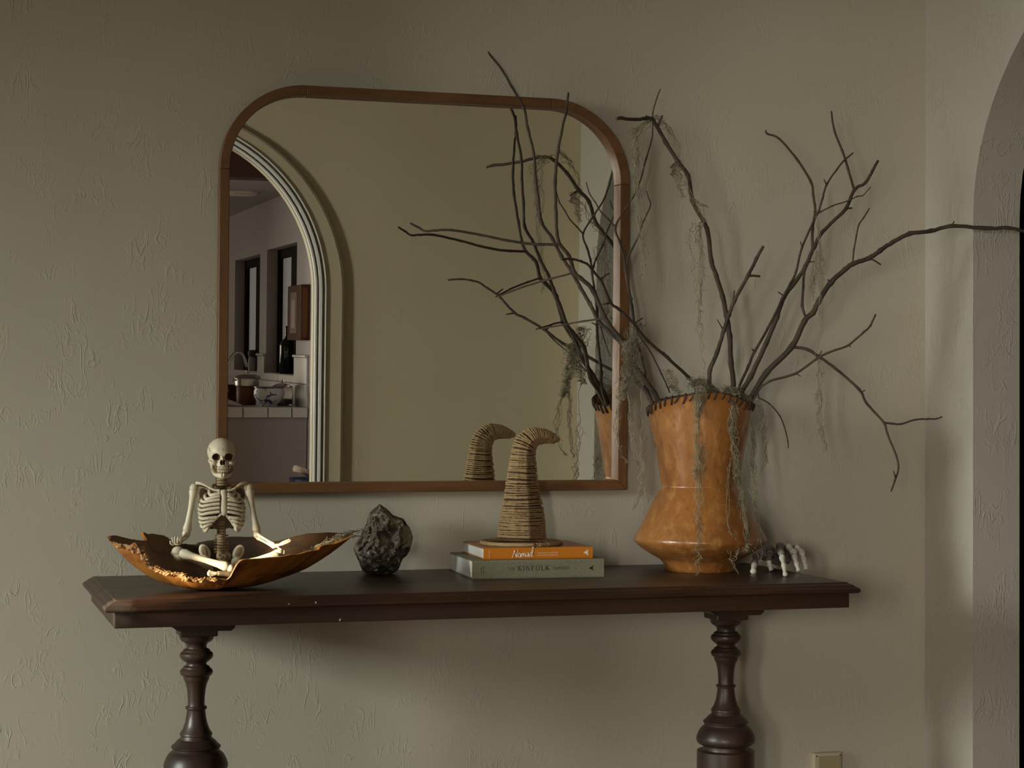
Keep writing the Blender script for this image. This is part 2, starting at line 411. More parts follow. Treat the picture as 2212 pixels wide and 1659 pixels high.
# kitchen behind the viewer
KX, KH = 1.30, 2.08
WIN = [(-5.75, -4.946, 1.258, 1.835), (-4.745, -3.958, 1.258, 1.845)]
wall_x('wall_kitchen_side', KX, KX+.25, -6.95, YF2, -.02, 2.6, WIN, M_kwall)
for i, (ya, yb, za, zb) in enumerate(WIN):
    frame_x('window_%d' % (i+2), 1.352, 1.395, ya, yb, za, zb, .042, [((ya+yb)/2-.03, (ya+yb)/2+.13)], M_blackfr, M_pane)
    b = MB(); b.box(1.40, 1.43, ya-.03, yb+.03, za-.03, zb+.03); struct('trim_%d' % (i+3), b, M_kwall, smooth=False)
wall_x('wall_kitchen_left', -1.95, -1.80, -6.95, YF2, -.02, 2.6, [(-5.7, -4.7, 1.0, 1.9)], M_kwall)
b = MB(); b.box(-1.95, -1.15, -7.05, -6.9, -.02, 2.6); b.box(.45, KX+.25, -7.05, -6.9, -.02, 2.6)
b.box(-1.15, .45, -7.05, -6.9, -.02, .8); b.box(-1.15, .45, -7.05, -6.9, 1.9, 2.6); struct('wall_kitchen_rear', b, M_kwall, smooth=False)
b = MB(); b.box(-1.95, KX+.25, -7.05, -3.27, KH, KH+.1); b.box(-1.95, KX+.25, -3.27, YF2, 2.55, 2.65); b.box(-1.95, KX, -3.28, -3.26, KH, 2.6)
struct('ceiling_kitchen', b, M_kceil, smooth=False)
b = MB(); b.box(-1.80, KX, -3.26, -3.12, 2.046, 2.20); obj('ceiling_beam', b, M_redwood, smooth=False, bevel=.004, kind='structure')

# ------------------------------------------------------------------ console table
TZ = .859
table = thing('console_table', (.912, -.285, 0), 'long dark wooden console table with turned pedestal legs against the plaster wall', 'table')
fx0, fx1, fy0, fy1 = .112, 1.712, -.564, -.004
prof = [(0, 0), (.001, -.0025), (.004, -.0035), (.010, -.0062), (.0155, -.0105), (.0195, -.0125), (.0222, -.0160), (.0215, -.0205), (.018, -.0232), (.004, -.0232)]
b = MB()
rings = []
for o_, dz in prof:
    rings.append([(fx0-o_, fy1, TZ+dz), (fx0-o_, fy0-o_, TZ+dz), (fx1+o_, fy0-o_, TZ+dz), (fx1+o_, fy1, TZ+dz)])
vs = [v for r in rings for v in r]; fs = []
for i in range(len(prof)-1):
    for k in range(4): fs.append((i*4+k, (i+1)*4+k, (i+1)*4+(k+1) % 4, i*4+(k+1) % 4))
fs += [(0, 1, 2, 3), tuple(range(len(vs)-1, len(vs)-5, -1))]
b.add(vs, fs)
obj('tabletop', b, M_table, table, smooth=False, bevel=.0012)
AZ = .803
b = MB(); b.box(.110, 1.714, -.569, -.549, AZ, TZ-.0232); obj('apron', b, M_table, table, smooth=False, bevel=.0015)
b = MB(); b.box(.110, .130, -.549, -.004, AZ, TZ-.0232); obj('apron', b, M_table, table, smooth=False, bevel=.0015)
b = MB(); b.box(1.694, 1.714, -.549, -.004, AZ, TZ-.0232); obj('apron', b, M_table, table, smooth=False, bevel=.0015)
b = MB(); b.box(.130, 1.694, -.024, -.004, AZ, TZ-.0232); obj('apron', b, M_table, table, smooth=False, bevel=.0015)
LP = [(478,157),(540,152),(555,143),(575,140),(595,125),(612,95),(620,88),(640,82),(655,84),(666,106),(672,112),(680,112),(688,125),(700,136),(718,138),(735,133),(750,118),(758,108),(766,100),(772,86),(785,82),(797,86),(806,104),(812,110),(820,112),(830,126),(848,137),(865,135),(880,125),(888,111),(905,107),(918,104),(925,100),(950,88),(1000,77),(1060,71),(1125,69),(1137,72),(1142,85),(1152,90),(1162,87),(1168,77),(1180,76),(1230,82),(1280,92),(1330,110),(1360,130),(1370,135),(1380,134),(1385,126),(1392,128),(1405,134),(1413,137),(1418,150),(1430,163),(1450,180),(1465,198),(1472,205),(1482,203),(1490,194),(1505,193),(1512,198),(1525,215),(1540,230),(1570,247),(1600,259),(1621,265),(1645,265),(1664,256),(1678,240),(1686,222),(1690,204),(1722,202),(1728,205),(1732,250),(1738,259),(1790,260),(1980,260),(2030,258),(2040,250),(2046,205),(2080,200),(2110,232),(2160,240),(2230,215),(2330,180),(2420,160),(2500,175),(2530,200),(2560,200),(2600,170),(2650,160),(2720,185),(2800,230),(2900,262),(3000,268),(3100,255),(3180,235)]
zt_, zb_ = .7666, None
kz = .7666/(3180-490); 
def legz(q): return .7666-(q-490)*.000257 if q <= 2046 else None
zl = legz(2046)
for lx in (.3105, 1.5423):
    prof = []
    for q, r in LP:
        z = legz(q) if q <= 2046 else zl*(1-(q-2046)/(3180-2046))
        prof.append((r*.000259, z))
    b = MB(); b.lathe(prof[::-1], (lx, -.28, 0), 48); lg = obj('leg', b, M_leg, table, auto=35)
    b = MB(); b.box(lx-.040, lx+.040, -.32, -.24, .752, .775); obj('capital', b, M_leg, lg, smooth=False, bevel=.003)
    b = MB()
    b.prism([(-.066, TZ-.024), (-.066, .776), (-.050, .766), (-.042, .765), (.062, .764), (.070, .771), (.070, TZ-.024)], lambda u, v, k: (lx+.006+u, -.325 if k == 0 else -.12, v))
    obj('cleat', b, M_leg, table, smooth=False)

for px, py, y in ((683, 1303, -.5845), (1015, 1295.5, -.5835), (735, 1339, -.5692), (625, 1306, -.585), (1180, 1291, -.583)):
    b = MB(); p = at(px, py, y); b.ell(p, (.0022, .0007, .0035), 8, 5, Matrix.Rotation(random.uniform(-.9, .9), 3, 'Y')); obj('edge_nick', b, M_nick, table)

# ------------------------------------------------------------------ wall mirror
TL = .0163
MN = Vector((0, -math.cos(TL), -math.sin(TL))); MV = Vector((0, -math.sin(TL), math.cos(TL))); MO = Vector((0, -.012, 1.44))
def mp(u, v, w): return Vector((u, 0, 0)) + MO + MV*v + MN*w
mx0, mx1, mv0, mv1, mr, fw_ = .3887, 1.3864, -.395, .550, .200, .0228
mirror = thing('wall_mirror', (.8875, -.02, 1.045), 'large wall mirror with arched top corners and thin brown wooden frame', 'mirror')
def frame_piece(path_o, path_i, mat_, name):
    vs = []; fs = []
    for (uo, vo), (ui, vi) in zip(path_o, path_i):
        vs += [mp(uo, vo, -.004), mp(uo, vo, .0245), mp(ui, vi, .0245), mp(ui, vi, -.004)]
    n = len(path_o)
    for i in range(n-1):
        for k in range(4): fs.append((i*4+k, (i+1)*4+k, (i+1)*4+(k+1) % 4, i*4+(k+1) % 4))
    fs += [(0, 1, 2, 3), tuple(reversed(range((n-1)*4, n*4)))]
    b = MB(); b.add(vs, fs); obj(name, b, mat_, mirror, smooth=True, bevel=.0015, auto=30)
g = .0004
ri = mr-fw_
frame_piece([(mx0, mv0), (mx0, mv1-mr-g)], [(mx0+fw_, mv0+fw_), (mx0+fw_, mv1-mr-g)], M_oakv, 'frame_stile')
frame_piece([(mx1, mv1-mr-g), (mx1, mv0)], [(mx1-fw_, mv1-mr-g), (mx1-fw_, mv0+fw_)], M_oakv, 'frame_stile')
frame_piece([(mx1, mv0), (mx0, mv0)], [(mx1-fw_, mv0+fw_), (mx0+fw_, mv0+fw_)], M_oak, 'frame_rail')
frame_piece([(mx0+mr+g, mv1), (mx1-mr-g, mv1)], [(mx0+mr+g, mv1-fw_), (mx1-mr-g, mv1-fw_)], M_oak, 'frame_rail')
for cx_, sgn in ((mx0+mr, -1), (mx1-mr, 1)):
    po, pi = [], []
    for i in range(25):
        t = math.pi/2*i/24
        if sgn > 0: t = math.pi/2-t
        po.append((cx_+sgn*mr*math.cos(t), mv1-mr+mr*math.sin(t))); pi.append((cx_+sgn*ri*math.cos(t), mv1-mr+ri*math.sin(t)))
    frame_piece(po, pi, M_oak, 'frame_corner')
b = MB()
ol = [(mx0+.012, mv0+.012), (mx1-.012, mv0+.012)]
rg = mr-.012
for i in range(17): t = math.pi/2*i/16; ol.append((mx1-mr+rg*math.cos(t), mv1-mr+rg*math.sin(t)))
for i in range(17): t = math.pi/2*(1+i/16); ol.append((mx0+mr+rg*math.cos(t), mv1-mr+rg*math.sin(t)))
b.prism(ol, lambda u, v, k: mp(u, v, -.003 if k == 0 else 0)); obj('mirror_glass', b, M_mirror, mirror, smooth=False)

# ------------------------------------------------------------------ wall box low on the wall
ob = thing('wall_outlet_box', (1.934, 0, .265), 'beige surface outlet box low on the wall right of the table', 'outlet')
b = MB(); b.box(1.897, 1.972, -.018, 0, .262, .376); obj('box_body', b, M_box, ob, smooth=False, bevel=.002)
b = MB(); b.box(1.907, 1.967, -.021, -.018, .270, .368); obj('cover_plate', b, M_boxf, ob, smooth=False, bevel=.001)
for sx, sz in ((1.903, .369), (1.968, .369)):
    b = MB(); b.ell((sx, -.0185, sz), (.002, .0012, .002), 8, 5); obj('screw', b, M_ink, ob)
# ------------------------------------------------------------------ rawhide vase
vc = at(1512, 1236, -.205); VX, VY = vc.x, -.205
vase = thing('rawhide_vase', (VX, VY, TZ), 'tan waisted rawhide vase with dark stitched rim holding bare branches', 'vase')
VP = [(0, 0), (.078, 0), (.0815, .002), (.083, .008), (.088, .020), (.094, .027), (.100, .031), (.122, .043), (.143, .057), (.1545, .068), (.1575, .074), (.1560, .080), (.142, .106), (.124, .141), (.108, .172), (.097, .190), (.0925, .198), (.0908, .2005), (.0912, .203), (.0935, .210), (.0965, .232), (.104, .280), (.112, .325), (.119, .368), (.1235, .398), (.1262, .402)]
nOut = len(VP)
VPin = [(.1210, .402), (.1175, .396), (.110, .34), (.100, .27), (.088, .21), (.085, .19), (.08, .16), (0.0, .158)]
def vz(i, a):
    h = 1.0 if 23 <= i <= nOut+1 else (.55 if i in (22, nOut+2) else 0)
    return h*(.0175 - .034*max(0, math.cos(a-math.pi+.29))**2.0 - .028*max(0, math.cos(a+.29))**2.0 - .002*math.sin(5*a))
b = MB(); b.lathe(VP[1:]+VPin[:-1], (VX, VY, TZ), 96, zoff=lambda i, a: vz(i+1, a))
obj('vase_body', b, M_vase, vase, auto=50)
# lacing over the rim: short dark stitches, each slanted a little
st0 = None
for k in range(44):
    a = 2*math.pi*(k+.35)/44 + random.uniform(-.015, .015); sl = random.uniform(.015, .10)
    z0 = TZ + .402 + vz(25, a)
    def vp(r, dz, aa): return (VX+r*math.cos(aa), VY+r*math.sin(aa), z0+dz)
    L_ = random.uniform(.013, .018)
    b = MB(); b.tube([vp(.1205, -L_*.7, a+sl*.5), vp(.1205, .001, a+sl*.25), vp(.1237, .0035, a), vp(.1272, .001, a), vp(.1262, -L_*.55, a-sl*.4), vp(.1240, -L_, a-sl)], [.0018, .0022, .0025, .0026, .0026, .0020], 6)
    obj('stitch', b, M_lace, vase)
b = MB(); b.tube([(VX+.1240*math.cos(2*math.pi*i/64), VY+.1240*math.sin(2*math.pi*i/64), TZ+.4035+vz(25, 2*math.pi*i/64)) for i in range(64)], .0014, 5, closed=True)
obj('rim_cord', b, M_lace, vase)

# ------------------------------------------------------------------ bare branches in the vase
def P3(pts, y0, y1, ys=None):
    """pixel polyline with y running from y0 to y1 along its length"""
    n = len(pts); L = [0]
    for i in range(1, n): L.append(L[-1]+math.hypot(pts[i][0]-pts[i-1][0], pts[i][1]-pts[i-1][1]))
    out = []
    for i, p in enumerate(pts):
        t = L[i]/L[-1]
        y = float(np.interp(t, [q[0] for q in ys], [q[1] for q in ys])) if ys else y0+(y1-y0)*t
        out.append(at(p[0], p[1], y))
    return out
LIMB = []
def pix(p):
    d = np.array(p)-CO; w = d@_fw; return 1106+FPX*(d@RI)/w, 829.5-FPX*(d@UP)/w
def snap(px, py):
    """point of the branch built so far that shows nearest to a photograph pixel"""
    return min(LIMB, key=lambda q: (pix(q)[0]-px)**2+(pix(q)[1]-py)**2)
def limb(b, pts, r0, r1, knots=True):
    pts = catmull(pts, 5); n = len(pts); LIMB.extend(pts)
    rad = []
    for i in range(n):
        r = r0+(r1-r0)*i/(n-1)
        if knots and i % 5 == 0 and 0 < i < n-1: r *= 1.0+random.uniform(.08, .28)
        rad.append(r)
    rad[-1] *= .85
    jit = [p + Vector((random.uniform(-1, 1), random.uniform(-1, 1), random.uniform(-1, 1)))*r0*.10 for p in pts]
    b.tube(jit, rad, 7)
def stub(b, p, q, y, r=.0022):
    a = snap(*p).copy(); c = at(q[0], q[1], a.y-.006)
    b.tube([a, a.lerp(c, .5)+Vector((0, 0, .0008)), c], [r*1.25, r, r*.85], 6)
def branch(label, main, ys, r, subs=(), stubs=(), into=None):
    """main limb, side limbs and broken stubs; the foot runs down into the vase"""
    LIMB.clear(); b = MB(); M = P3(main, 0, 0, ys)
    foot = into if into is not None else Vector((VX+random.uniform(-.015, .015), VY+random.uniform(-.015, .015), TZ+.175))
    d = (foot-M[0])
    M = [foot, M[0]+d*.45] + M
    limb(b, M, r[0], r[1])
    o = obj('bare_branch', b, M_bark, None, label=label, cat='branch', group='bare branches in the rawhide vase', loc=foot)
    for pts, yy, rr in subs:
        y0_ = snap(*pts[0]).y; b2 = MB(); A = P3(pts, 0, 0, [(0, y0_), (1, yy[1])]); A[0] = snap(*pts[0]).copy(); limb(b2, A, rr[0], rr[1])
        obj('side_shoot', b2, M_bark, o)
    for p, q, y, *rr in stubs:
        b2 = MB(); stub(b2, p, q, y, rr[0] if rr else .0022); obj('twig_stub', b2, M_bark, o)
    return o
pz = TZ+.22
def V(dx, dy): return Vector((VX+dx, VY+dy, TZ+.172))
branch('forked branch with a long side shoot reaching left across the mirror',
  [(1414,852),(1386,812),(1355,766),(1340,733),(1307,688),(1282,629),(1254,601.5),(1241,589),(1228.6,553),(1209.6,528),(1203,505),(1200.7,460),(1199.4,392),(1203.5,337.7),(1213,283.4),(1222.4,242.7),(1228,199.3)],
  [(0,-.19),(.25,-.172),(.4,-.15),(.5,-.143),(1,-.229)], (.0068,.0028),
  subs=[([(1209.6,528),(1168,528),(1137.5,526),(1092,519),(1041,508),(975,497),(940,498),(918.7,499),(903,491),(886,482)], (-.143,-.076), (.0034,.0024)),
        ([(1241,589),(1190,602),(1130,620),(1075,641)], (-.147,-.021), (.0026,.0019)),
        ([(1305,688),(1260,694),(1210,703),(1161,711)], (-.168,-.019), (.0024,.0017))],
  stubs=[((1228,553),(1222,548),-.145),((1307,690),(1313,672),-.168)], into=V(.01,-.006))
branch('tall branch curving up past the top of the mirror frame to a cut tip',
  [(1401,855),(1370,817),(1345,748),(1314.7,715.4),(1294,695),(1274,657),(1254,622),(1234,586),(1212,553),(1193,515.4),(1170,480),(1162.7,430),(1156,378),(1153,332),(1139.7,276.6),(1131.6,234.6),(1107,191),(1084,150.5),(1054,112.5)],
  [(0,-.18),(.4,-.10),(.6,-.075),(.8,-.064),(1,-.066)], (.0056,.0026),
  subs=[([(1294,695),(1306,736),(1318,770)], (-.14,-.11), (.0022,.0014))], stubs=[((1282,668),(1276,652),-.11)], into=V(-.008,.01))
branch('thin branch in front of the right mirror stile dividing into two fine shoots',
  [(1399.5,846),(1392,806),(1385.6,776),(1373,723),(1369,692.7),(1365,662),(1355,609),(1351,581),(1347,551),(1338,520),(1329,490),(1353,448),(1377,408),(1395.5,344.5),(1409,294),(1410,246),(1419,212),(1427,192)],
  [(0,-.17),(.3,-.135),(1,-.131)], (.0044,.0013),
  subs=[([(1351,581),(1355,563),(1360,548),(1378,513),(1389,480),(1404.8,445),(1401,428),(1396,412)], (-.133,-.145), (.0027,.0014)),
        ([(1329,490),(1314,474),(1298,457),(1286,437),(1274,419),(1266,393)], (-.131,-.131), (.0020,.0012))],
  stubs=[((1363,655),(1367,644),-.134,.0016),((1368,700),(1360,690),-.135,.0016)], into=V(-.016,-.004))
branch('crooked branch leaning out low to the left with knobbly stubs',
  [(1503,838),(1488,816),(1440,771),(1395.7,733),(1370,700),(1335,667),(1319.7,654.7),(1302,614),(1297,604),(1283,588),(1269,571),(1256,565),(1238.7,559.7),(1212,560)],
  [(0,-.21),(.3,-.30),(.6,-.376),(1,-.49)], (.0042,.0024),
  subs=[([(1370,700),(1380,724),(1405,760.5),(1428,806),(1447,848)], (-.33,-.24), (.0018,.0016))],
  stubs=[((1299,603),(1316,590),-.385),((1319,657),(1301,658),-.37),((1371,696),(1389,687),-.335),((1440,769),(1434,760),-.29,.0016)], into=V(.004,-.016))
branch('stout branch rising behind the vase centre and bent over sharply at its top',
  [(1583,845),(1579,783),(1576,726),(1569,680),(1561,641),(1547,595.6),(1536,564.6),(1526.8,495.6),(1496,434.6),(1485.7,379),(1464.5,349.8),(1438,307),(1416.7,270),(1408.8,257),(1395.5,255.6),(1373,258.8),(1341,255.6),(1332,257)],
  [(0,-.20),(.55,-.342),(.75,-.37),(.85,-.372),(1,-.527)], (.0066,.0036),
  stubs=[((1423,274),(1431,249),-.368,.0024),((1464,351),(1448,362),-.372,.0024),((1527,497),(1531,491),-.344),((1407,256),(1395,250),-.385,.0016)], into=V(.014,.004))
branch('short pale branch crossing in front with a blunt end and one peg',
  [(1532,846),(1533.5,799.5),(1549.5,760.5),(1563,714.7),(1574.7,680),(1586,650.6),(1616,595.6),(1634,559),(1649,531.5)],
  [(0,-.25),(1,-.30)], (.0058,.0036),
  stubs=[((1617,594),(1642,597),-.283,.0030),((1584,655),(1586.5,628),-.27,.0018),((1560,714),(1549,690),-.262,.0013)], into=V(.0,-.02))
branch('thick dark branch going up right with a three way fork at the top',
  [(1600,852),(1620.5,815.5),(1655,740),(1678,685),(1694,641),(1719,607),(1739.7,575),(1759,532.5),(1776.8,500.7),(1826,451.5),(1844.8,411),(1869,395),(1884,370),(1897,346)],
  [(0,-.18),(1,-.24)], (.0066,.0034),
  subs=[([(1844.8,408),(1831.7,364.7),(1820,327),(1802.8,283.7),(1795.6,240)], (-.232,-.22), (.0032,.0022)),
        ([(1753,540),(1755,495),(1760.8,457),(1756.5,422.5),(1752,393.6),(1721.8,344.4),(1682.7,299.6),(1658,289.4),(1654,281.6)], (-.215,-.20), (.0036,.0022))],
  stubs=[((1824,452),(1841,449.5),-.23,.0028),((1692,640),(1681,631),-.205,.0018),((1745,568),(1760,565),-.212,.0020)], into=V(.02,.012))
branch('slender branch running alongside the thick dark one to a hooked tip',
  [(1593,846),(1616,792.6),(1629.7,760.5),(1661,705),(1690,645),(1707.6,611.6),(1719,588.7),(1732.8,533.7),(1756.5,480),(1768,457),(1777,428),(1785.4,399.4),(1808.6,364.7),(1824,346),(1843,330)],
  [(0,-.20),(1,-.27)], (.0036,.0020),
  subs=[([(1765,462),(1800,444),(1831.7,434),(1852,424),(1863.6,422.5),(1873,413),(1881,403.7)], (-.255,-.28), (.0018,.0010))],
  stubs=[((1785,400),(1780,388),-.26,.0018),((1629,760),(1624,754),-.21,.0016),((1733,530),(1729,522),-.235,.0016)], into=V(.012,.0))
branch('long sweeping branch arching right across the arch with a drooping fork',
  [(1623,860),(1655,806),(1710,749),(1737,694),(1755.7,675.8),(1768,651),(1794,610.6),(1826,581.7),(1841.9,570),(1878,557),(1901,541),(1927,523.8),(1964.8,505),(2011,499),(2057.4,487.7),(2129.8,493.4),(2176,492),(2214,500),(2240,503)],
  [(0,-.20),(.4,-.26),(1,-.33)], (.0076,.0040),
  subs=[([(1843,570),(1844.8,538),(1850,510),(1854.9,486),(1866,470),(1878,450)], (-.268,-.275), (.0022,.0015)),
        ([(1739,690),(1733,660),(1735,620),(1737,590),(1742,576)], (-.235,-.222), (.0034,.0026)),
        ([(1711,747),(1744.5,755),(1768,770),(1805.5,796.5),(1856,841.6),(1871.8,870.8),(1909,913),(1916.9,937),(1935,982),(1941,1011),(1932.8,1038),(1924.8,1061.8)], (-.23,-.36), (.0038,.0020)),
        ([(1908,912),(1928,915),(1946,916),(1978,906.6),(2004,905),(2023,904.7),(2035,900)], (-.315,-.33), (.0026,.0018))],
  stubs=[((1878,557),(1903,572),-.275,.0022),((2057,488),(2061,478),-.305,.0018),((1794,612),(1788,604),-.255,.0018),((1862,846),(1869,843),-.29,.0016),((1936,1032),(1930,1018),-.35,.0018)], into=V(.018,-.012))
branch('light brown shoot crossing low on the right and curving upward',
  [(1632,853),(1662,824),(1718,807),(1768,772.6),(1803,756.7),(1832,746),(1866.5,717),(1879.7,703.7),(1891.7,678.5)],
  [(0,-.22),(1,-.33)], (.0034,.0022), stubs=[((1768,772),(1775,758),-.28,.0014),((1720,806),(1730,813),-.26,.0014),((1832,746),(1838,750),-.30,.0014)], into=V(.022,-.002))
branch('small dark twig drooping over the right side of the vase rim',
  [(1632,856),(1640,860),(1662,872),(1683.4,897),(1694,921),(1702,953),(1702.8,967.6)],
  [(0,-.23),(1,-.27)], (.0022,.0012), into=V(.006,.018))

# ------------------------------------------------------------------ hanging moss
def moss(label, paths, name='hanging_moss', loc=None):
    """paths: (points, ys, strands, spread px, curl, side tendrils)"""
    b = MB(); first = None
    for pts, ys, ns, spread, curl, side in paths:
        core = catmull(P3(pts, ys[0], ys[1]), 7)
        if first is None: first = core[0].copy()
        n = len(core); k = spread/940
        for s_ in range(ns):
            a0 = random.randint(0, max(0, n//3)) if random.random() < .45 else 0
            a1 = random.randint(a0+4, n-1) if n-a0 > 6 and random.random() < .6 else n-1
            off = Vector((random.gauss(0, 1), random.gauss(0, .6), 0))*k
            ph = random.random()*6; fr = random.uniform(.5, 1.3)
            line = []
            for i in range(a0, a1+1):
                t = i/(n-1); w = .35+.65*math.sin(math.pi*min(1, .15+t))
                p = core[i]+off*w
                p = p + Vector((math.sin(i*fr+ph)+random.gauss(0, .5), math.cos(i*fr*.8+ph)*.7, math.sin(i*fr*1.3)*.4+random.gauss(0, .3)))*curl*.0035
                line.append(p)
            if len(line) < 3: continue
            b.tube(line, random.uniform(.0004, .00085), 3, caps=False)
            for q in range(side):
                i = random.randint(0, len(line)-1); p = line[i]; d = Vector((random.gauss(0, 1), random.gauss(0, .6), random.gauss(-.5, .7))).normalized()
                L_ = random.uniform(.004, .012); e = Vector((random.gauss(0, 1), random.gauss(0, 1), random.gauss(0, 1)))*.35
                b.tube([p, p+d*L_*.5+e*.003, p+(d+e).normalized()*L_], [.0007, .0006, .0004], 3, caps=False)
    return obj(name, b, M_moss, None, label=label, cat='moss', group='strands of grey moss on the branches', loc=first)
moss('wispy moss curtain hanging from the bent top of the stout branch',
  [([(1412,258),(1392,272),(1378,300),(1378,350),(1380,420),(1386,500),(1392,560),(1391,605)], (-.385,-.385), 15, 9, 1.0, 3),
   ([(1400,258),(1380,275),(1366,290),(1372,330),(1374,380)], (-.395,-.395), 9, 5, 1.2, 3),
   ([(1415,250),(1435,268),(1455,300),(1468,345),(1474,370)], (-.372,-.372), 13, 4, 1.2, 3)])
moss('little tuft of moss dangling under the peg of the stout branch',
  [([(1458,355),(1462,375),(1467,400),(1471,428)], (-.375,-.375), 18, 6, 1.5, 2), ([(1480,380),(1496,425),(1512,440),(1528,446)], (-.37,-.37), 5, 3, 1, 1), ([(1498,430),(1512,455),(1523,480)], (-.36,-.36), 8, 3, 1, 2)])
moss('lacy moss veil hanging between mirror and short pale branch down to the rim',
  [([(1512,480),(1505,510),(1512,560),(1512,620),(1511,660)], (-.345,-.33), 15, 8, .9, 3), ([(1511,650),(1512,690),(1514,740),(1519,790),(1524,835)], (-.32,-.29), 5, 3, 1, 3)])
moss('thick moss wad caught in the branches beside the mirror frame, trailing downwards',
  [([(1378,700),(1370,735),(1362,765),(1372,800),(1380,830)], (-.215,-.21), 34, 9, 2.2, 4),
   ([(1352,738),(1362,765),(1356,800),(1348,830),(1342,862)], (-.22,-.225), 34, 7, 2.0, 4),
   ([(1352,830),(1358,870),(1362,920),(1370,980),(1378,1005)], (-.225,-.24), 8, 4, 1, 3),
   ([(1340,850),(1334,900),(1333,950),(1345,985),(1356,1000)], (-.225,-.235), 9, 2.5, 1, 2),
   ([(1384,820),(1386,900),(1389,970),(1388,1030),(1384,1058),(1370,1100)], (-.23,-.25), 5, 2.5, 1.2, 3),
   ([(1388,1020),(1394,1050),(1398,1095)], (-.25,-.25), 3, 2, 1, 2)])
moss('moss nest at the centre of the vase rim with a long tail down the front',
  [([(1505,820),(1520,835),(1540,845)], (-.27,-.25), 50, 9, 3, 4), ([(1440,800),(1450,830),(1465,850)], (-.25,-.24), 14, 8, 2, 3),
   ([(1515,835),(1512,860),(1505,900)], (-.322,-.324), 26, 8, 1.2, 2),
   ([(1512,850),(1504,900),(1505,960),(1507,1010),(1508,1060),(1509,1120),(1510,1170),(1508,1205),(1506,1242)], ((-.335), -.372), 12, 5, 1.3, 5),
   ([(1512,960),(1508,1010),(1502,1030)], (-.326,-.318), 12, 10, 1.3, 3)])
moss('tangled moss over the right front of the vase rim hanging in long strings',
  [([(1570,838),(1590,850),(1615,862)], (-.29,-.25), 46, 8, 2.6, 4),
   ([(1585,850),(1583,890),(1586,950),(1590,1000),(1592,1040)], (-.322,-.325), 26, 5.5, 1.6, 4),
   ([(1578,990),(1573,1060),(1572,1130),(1577,1200),(1580,1215)], (-.33,-.35), 5, 2, .8, 5),
   ([(1575,1140),(1588,1165),(1594,1195),(1583,1213),(1592,1240)], (-.355,-.352), 3, 2, .9, 4),
   ([(1606,870),(1624,930),(1626,1000),(1628,1060),(1632,1110)], (-.27,-.30), 16, 5, 1.1, 4),
   ([(1598,1020),(1606,1080),(1612,1140),(1616,1190)], (-.32,-.36), 16, 4.5, 1.4, 5),
   ([(1636,1100),(1640,1150),(1645,1190),(1645,1215)], (-.33,-.35), 3, 1, .6, 2),
   ([(1640,1165),(1632,1185),(1640,1205),(1650,1222)], (-.35,-.35), 2, .8, .5, 2),
   ([(1630,868),(1648,890),(1650,930),(1655,980),(1648,1020)], (-.25,-.25), 8, 6, 1.2, 4)])
moss('faint moss strings dangling from the forked branch on the far right',
  [([(1762,452),(1770,490),(1775,550),(1776,600),(1772,680),(1766,770)], (-.275,-.275), 5, 2.5, 1, 4),
   ([(1766,540),(1760,590),(1757,620),(1758,650)], (-.25,-.25), 9, 5, .8, 2),
   ([(1768,775),(1769,830),(1768,900),(1773,930),(1782,975)], (-.283,-.283), 9, 6, .9, 3),
   ([(1770,770),(1777,790),(1781,812)], (-.283,-.283), 2, 1, .8, 1)])

# ------------------------------------------------------------------ two books
BA = math.radians(-3.1)
def book(name, label, p0, length, depth, thick, z0, spine_mat, cover_mat, over=.003):
    ex = Vector((math.cos(BA), math.sin(BA), 0)); ey = Vector((-math.sin(BA), math.cos(BA), 0)); p0 = Vector((p0[0], p0[1], z0))
    def T(a): return p0 + ex*a.x + ey*a.y + Vector((0, 0, a.z))
    bk = thing(name, p0, label, 'book', 'books under the rope hat')
    ct = .0028
    b = MB(); b.box(over, length-over, .004, depth-over, ct, thick-ct); b.map(T); obj('page_block', b, M_page, bk, smooth=False)
    for zz in (0, thick-ct):
        b = MB(); b.box(0, length, .0035, depth, zz, zz+ct); b.map(T); obj('cover', b, cover_mat, bk, smooth=False, bevel=.0006)
    b = MB(); b.prism([(.006, 0), (.0012, .0006), (0, .004), (0, thick-.004), (.0012, thick-.0006), (.006, thick)], lambda u, v, k: (0 if k == 0 else length, u, v)); b.map(T)
    sp = obj('spine', b, spine_mat, bk, smooth=False)
    return bk, sp, T
KZ = .0424
p0 = atz(1021, 1252, TZ)
k1, sp1, T1 = book('stacked_book', 'thick sage green hardback lying at the bottom of the two book pile', (p0.x, p0.y), .306, .245, KZ, TZ, M_green, M_green)
q0 = atz(1045.4, 1209.4, TZ+KZ); NT = .0262
k2, sp2, T2 = book('stacked_book', 'orange hardback with white script on its spine, lying under the rope hat', (q0.x, q0.y), .2545, .225, NT, TZ+KZ, M_orange, M_orangetop)
def flat(name, polys, T, parent, mat_, d=.0007, lift=.0003):
    b = MB()
    for poly in polys: b.prism(poly, lambda u, v, k: (u, (-lift if k == 0 else .0008), v))
    b.map(T); return obj(name, b, mat_, parent, smooth=False)
def text_polys(s, x, z, h, width):
    """letters from the built-in font as a mesh, scaled to a given height and width"""
    cu = bpy.data.curves.new('t', 'FONT'); cu.body = s; cu.size = 1; cu.resolution_u = 3
    o = bpy.data.objects.new('t', cu); COL.objects.link(o); bpy.context.view_layer.update()
    me = o.to_mesh(); vs = [(v.co.x, v.co.y) for v in me.vertices]; fs = [tuple(p.vertices) for p in me.polygons]
    o.to_mesh_clear(); bpy.data.objects.remove(o)
    x0 = min(v[0] for v in vs); x1 = max(v[0] for v in vs); y0 = min(v[1] for v in vs); y1 = max(v[1] for v in vs)
    return [(x+(v[0]-x0)/(x1-x0)*width, z+(v[1]-y0)/(y1-y0)*h) for v in vs], fs
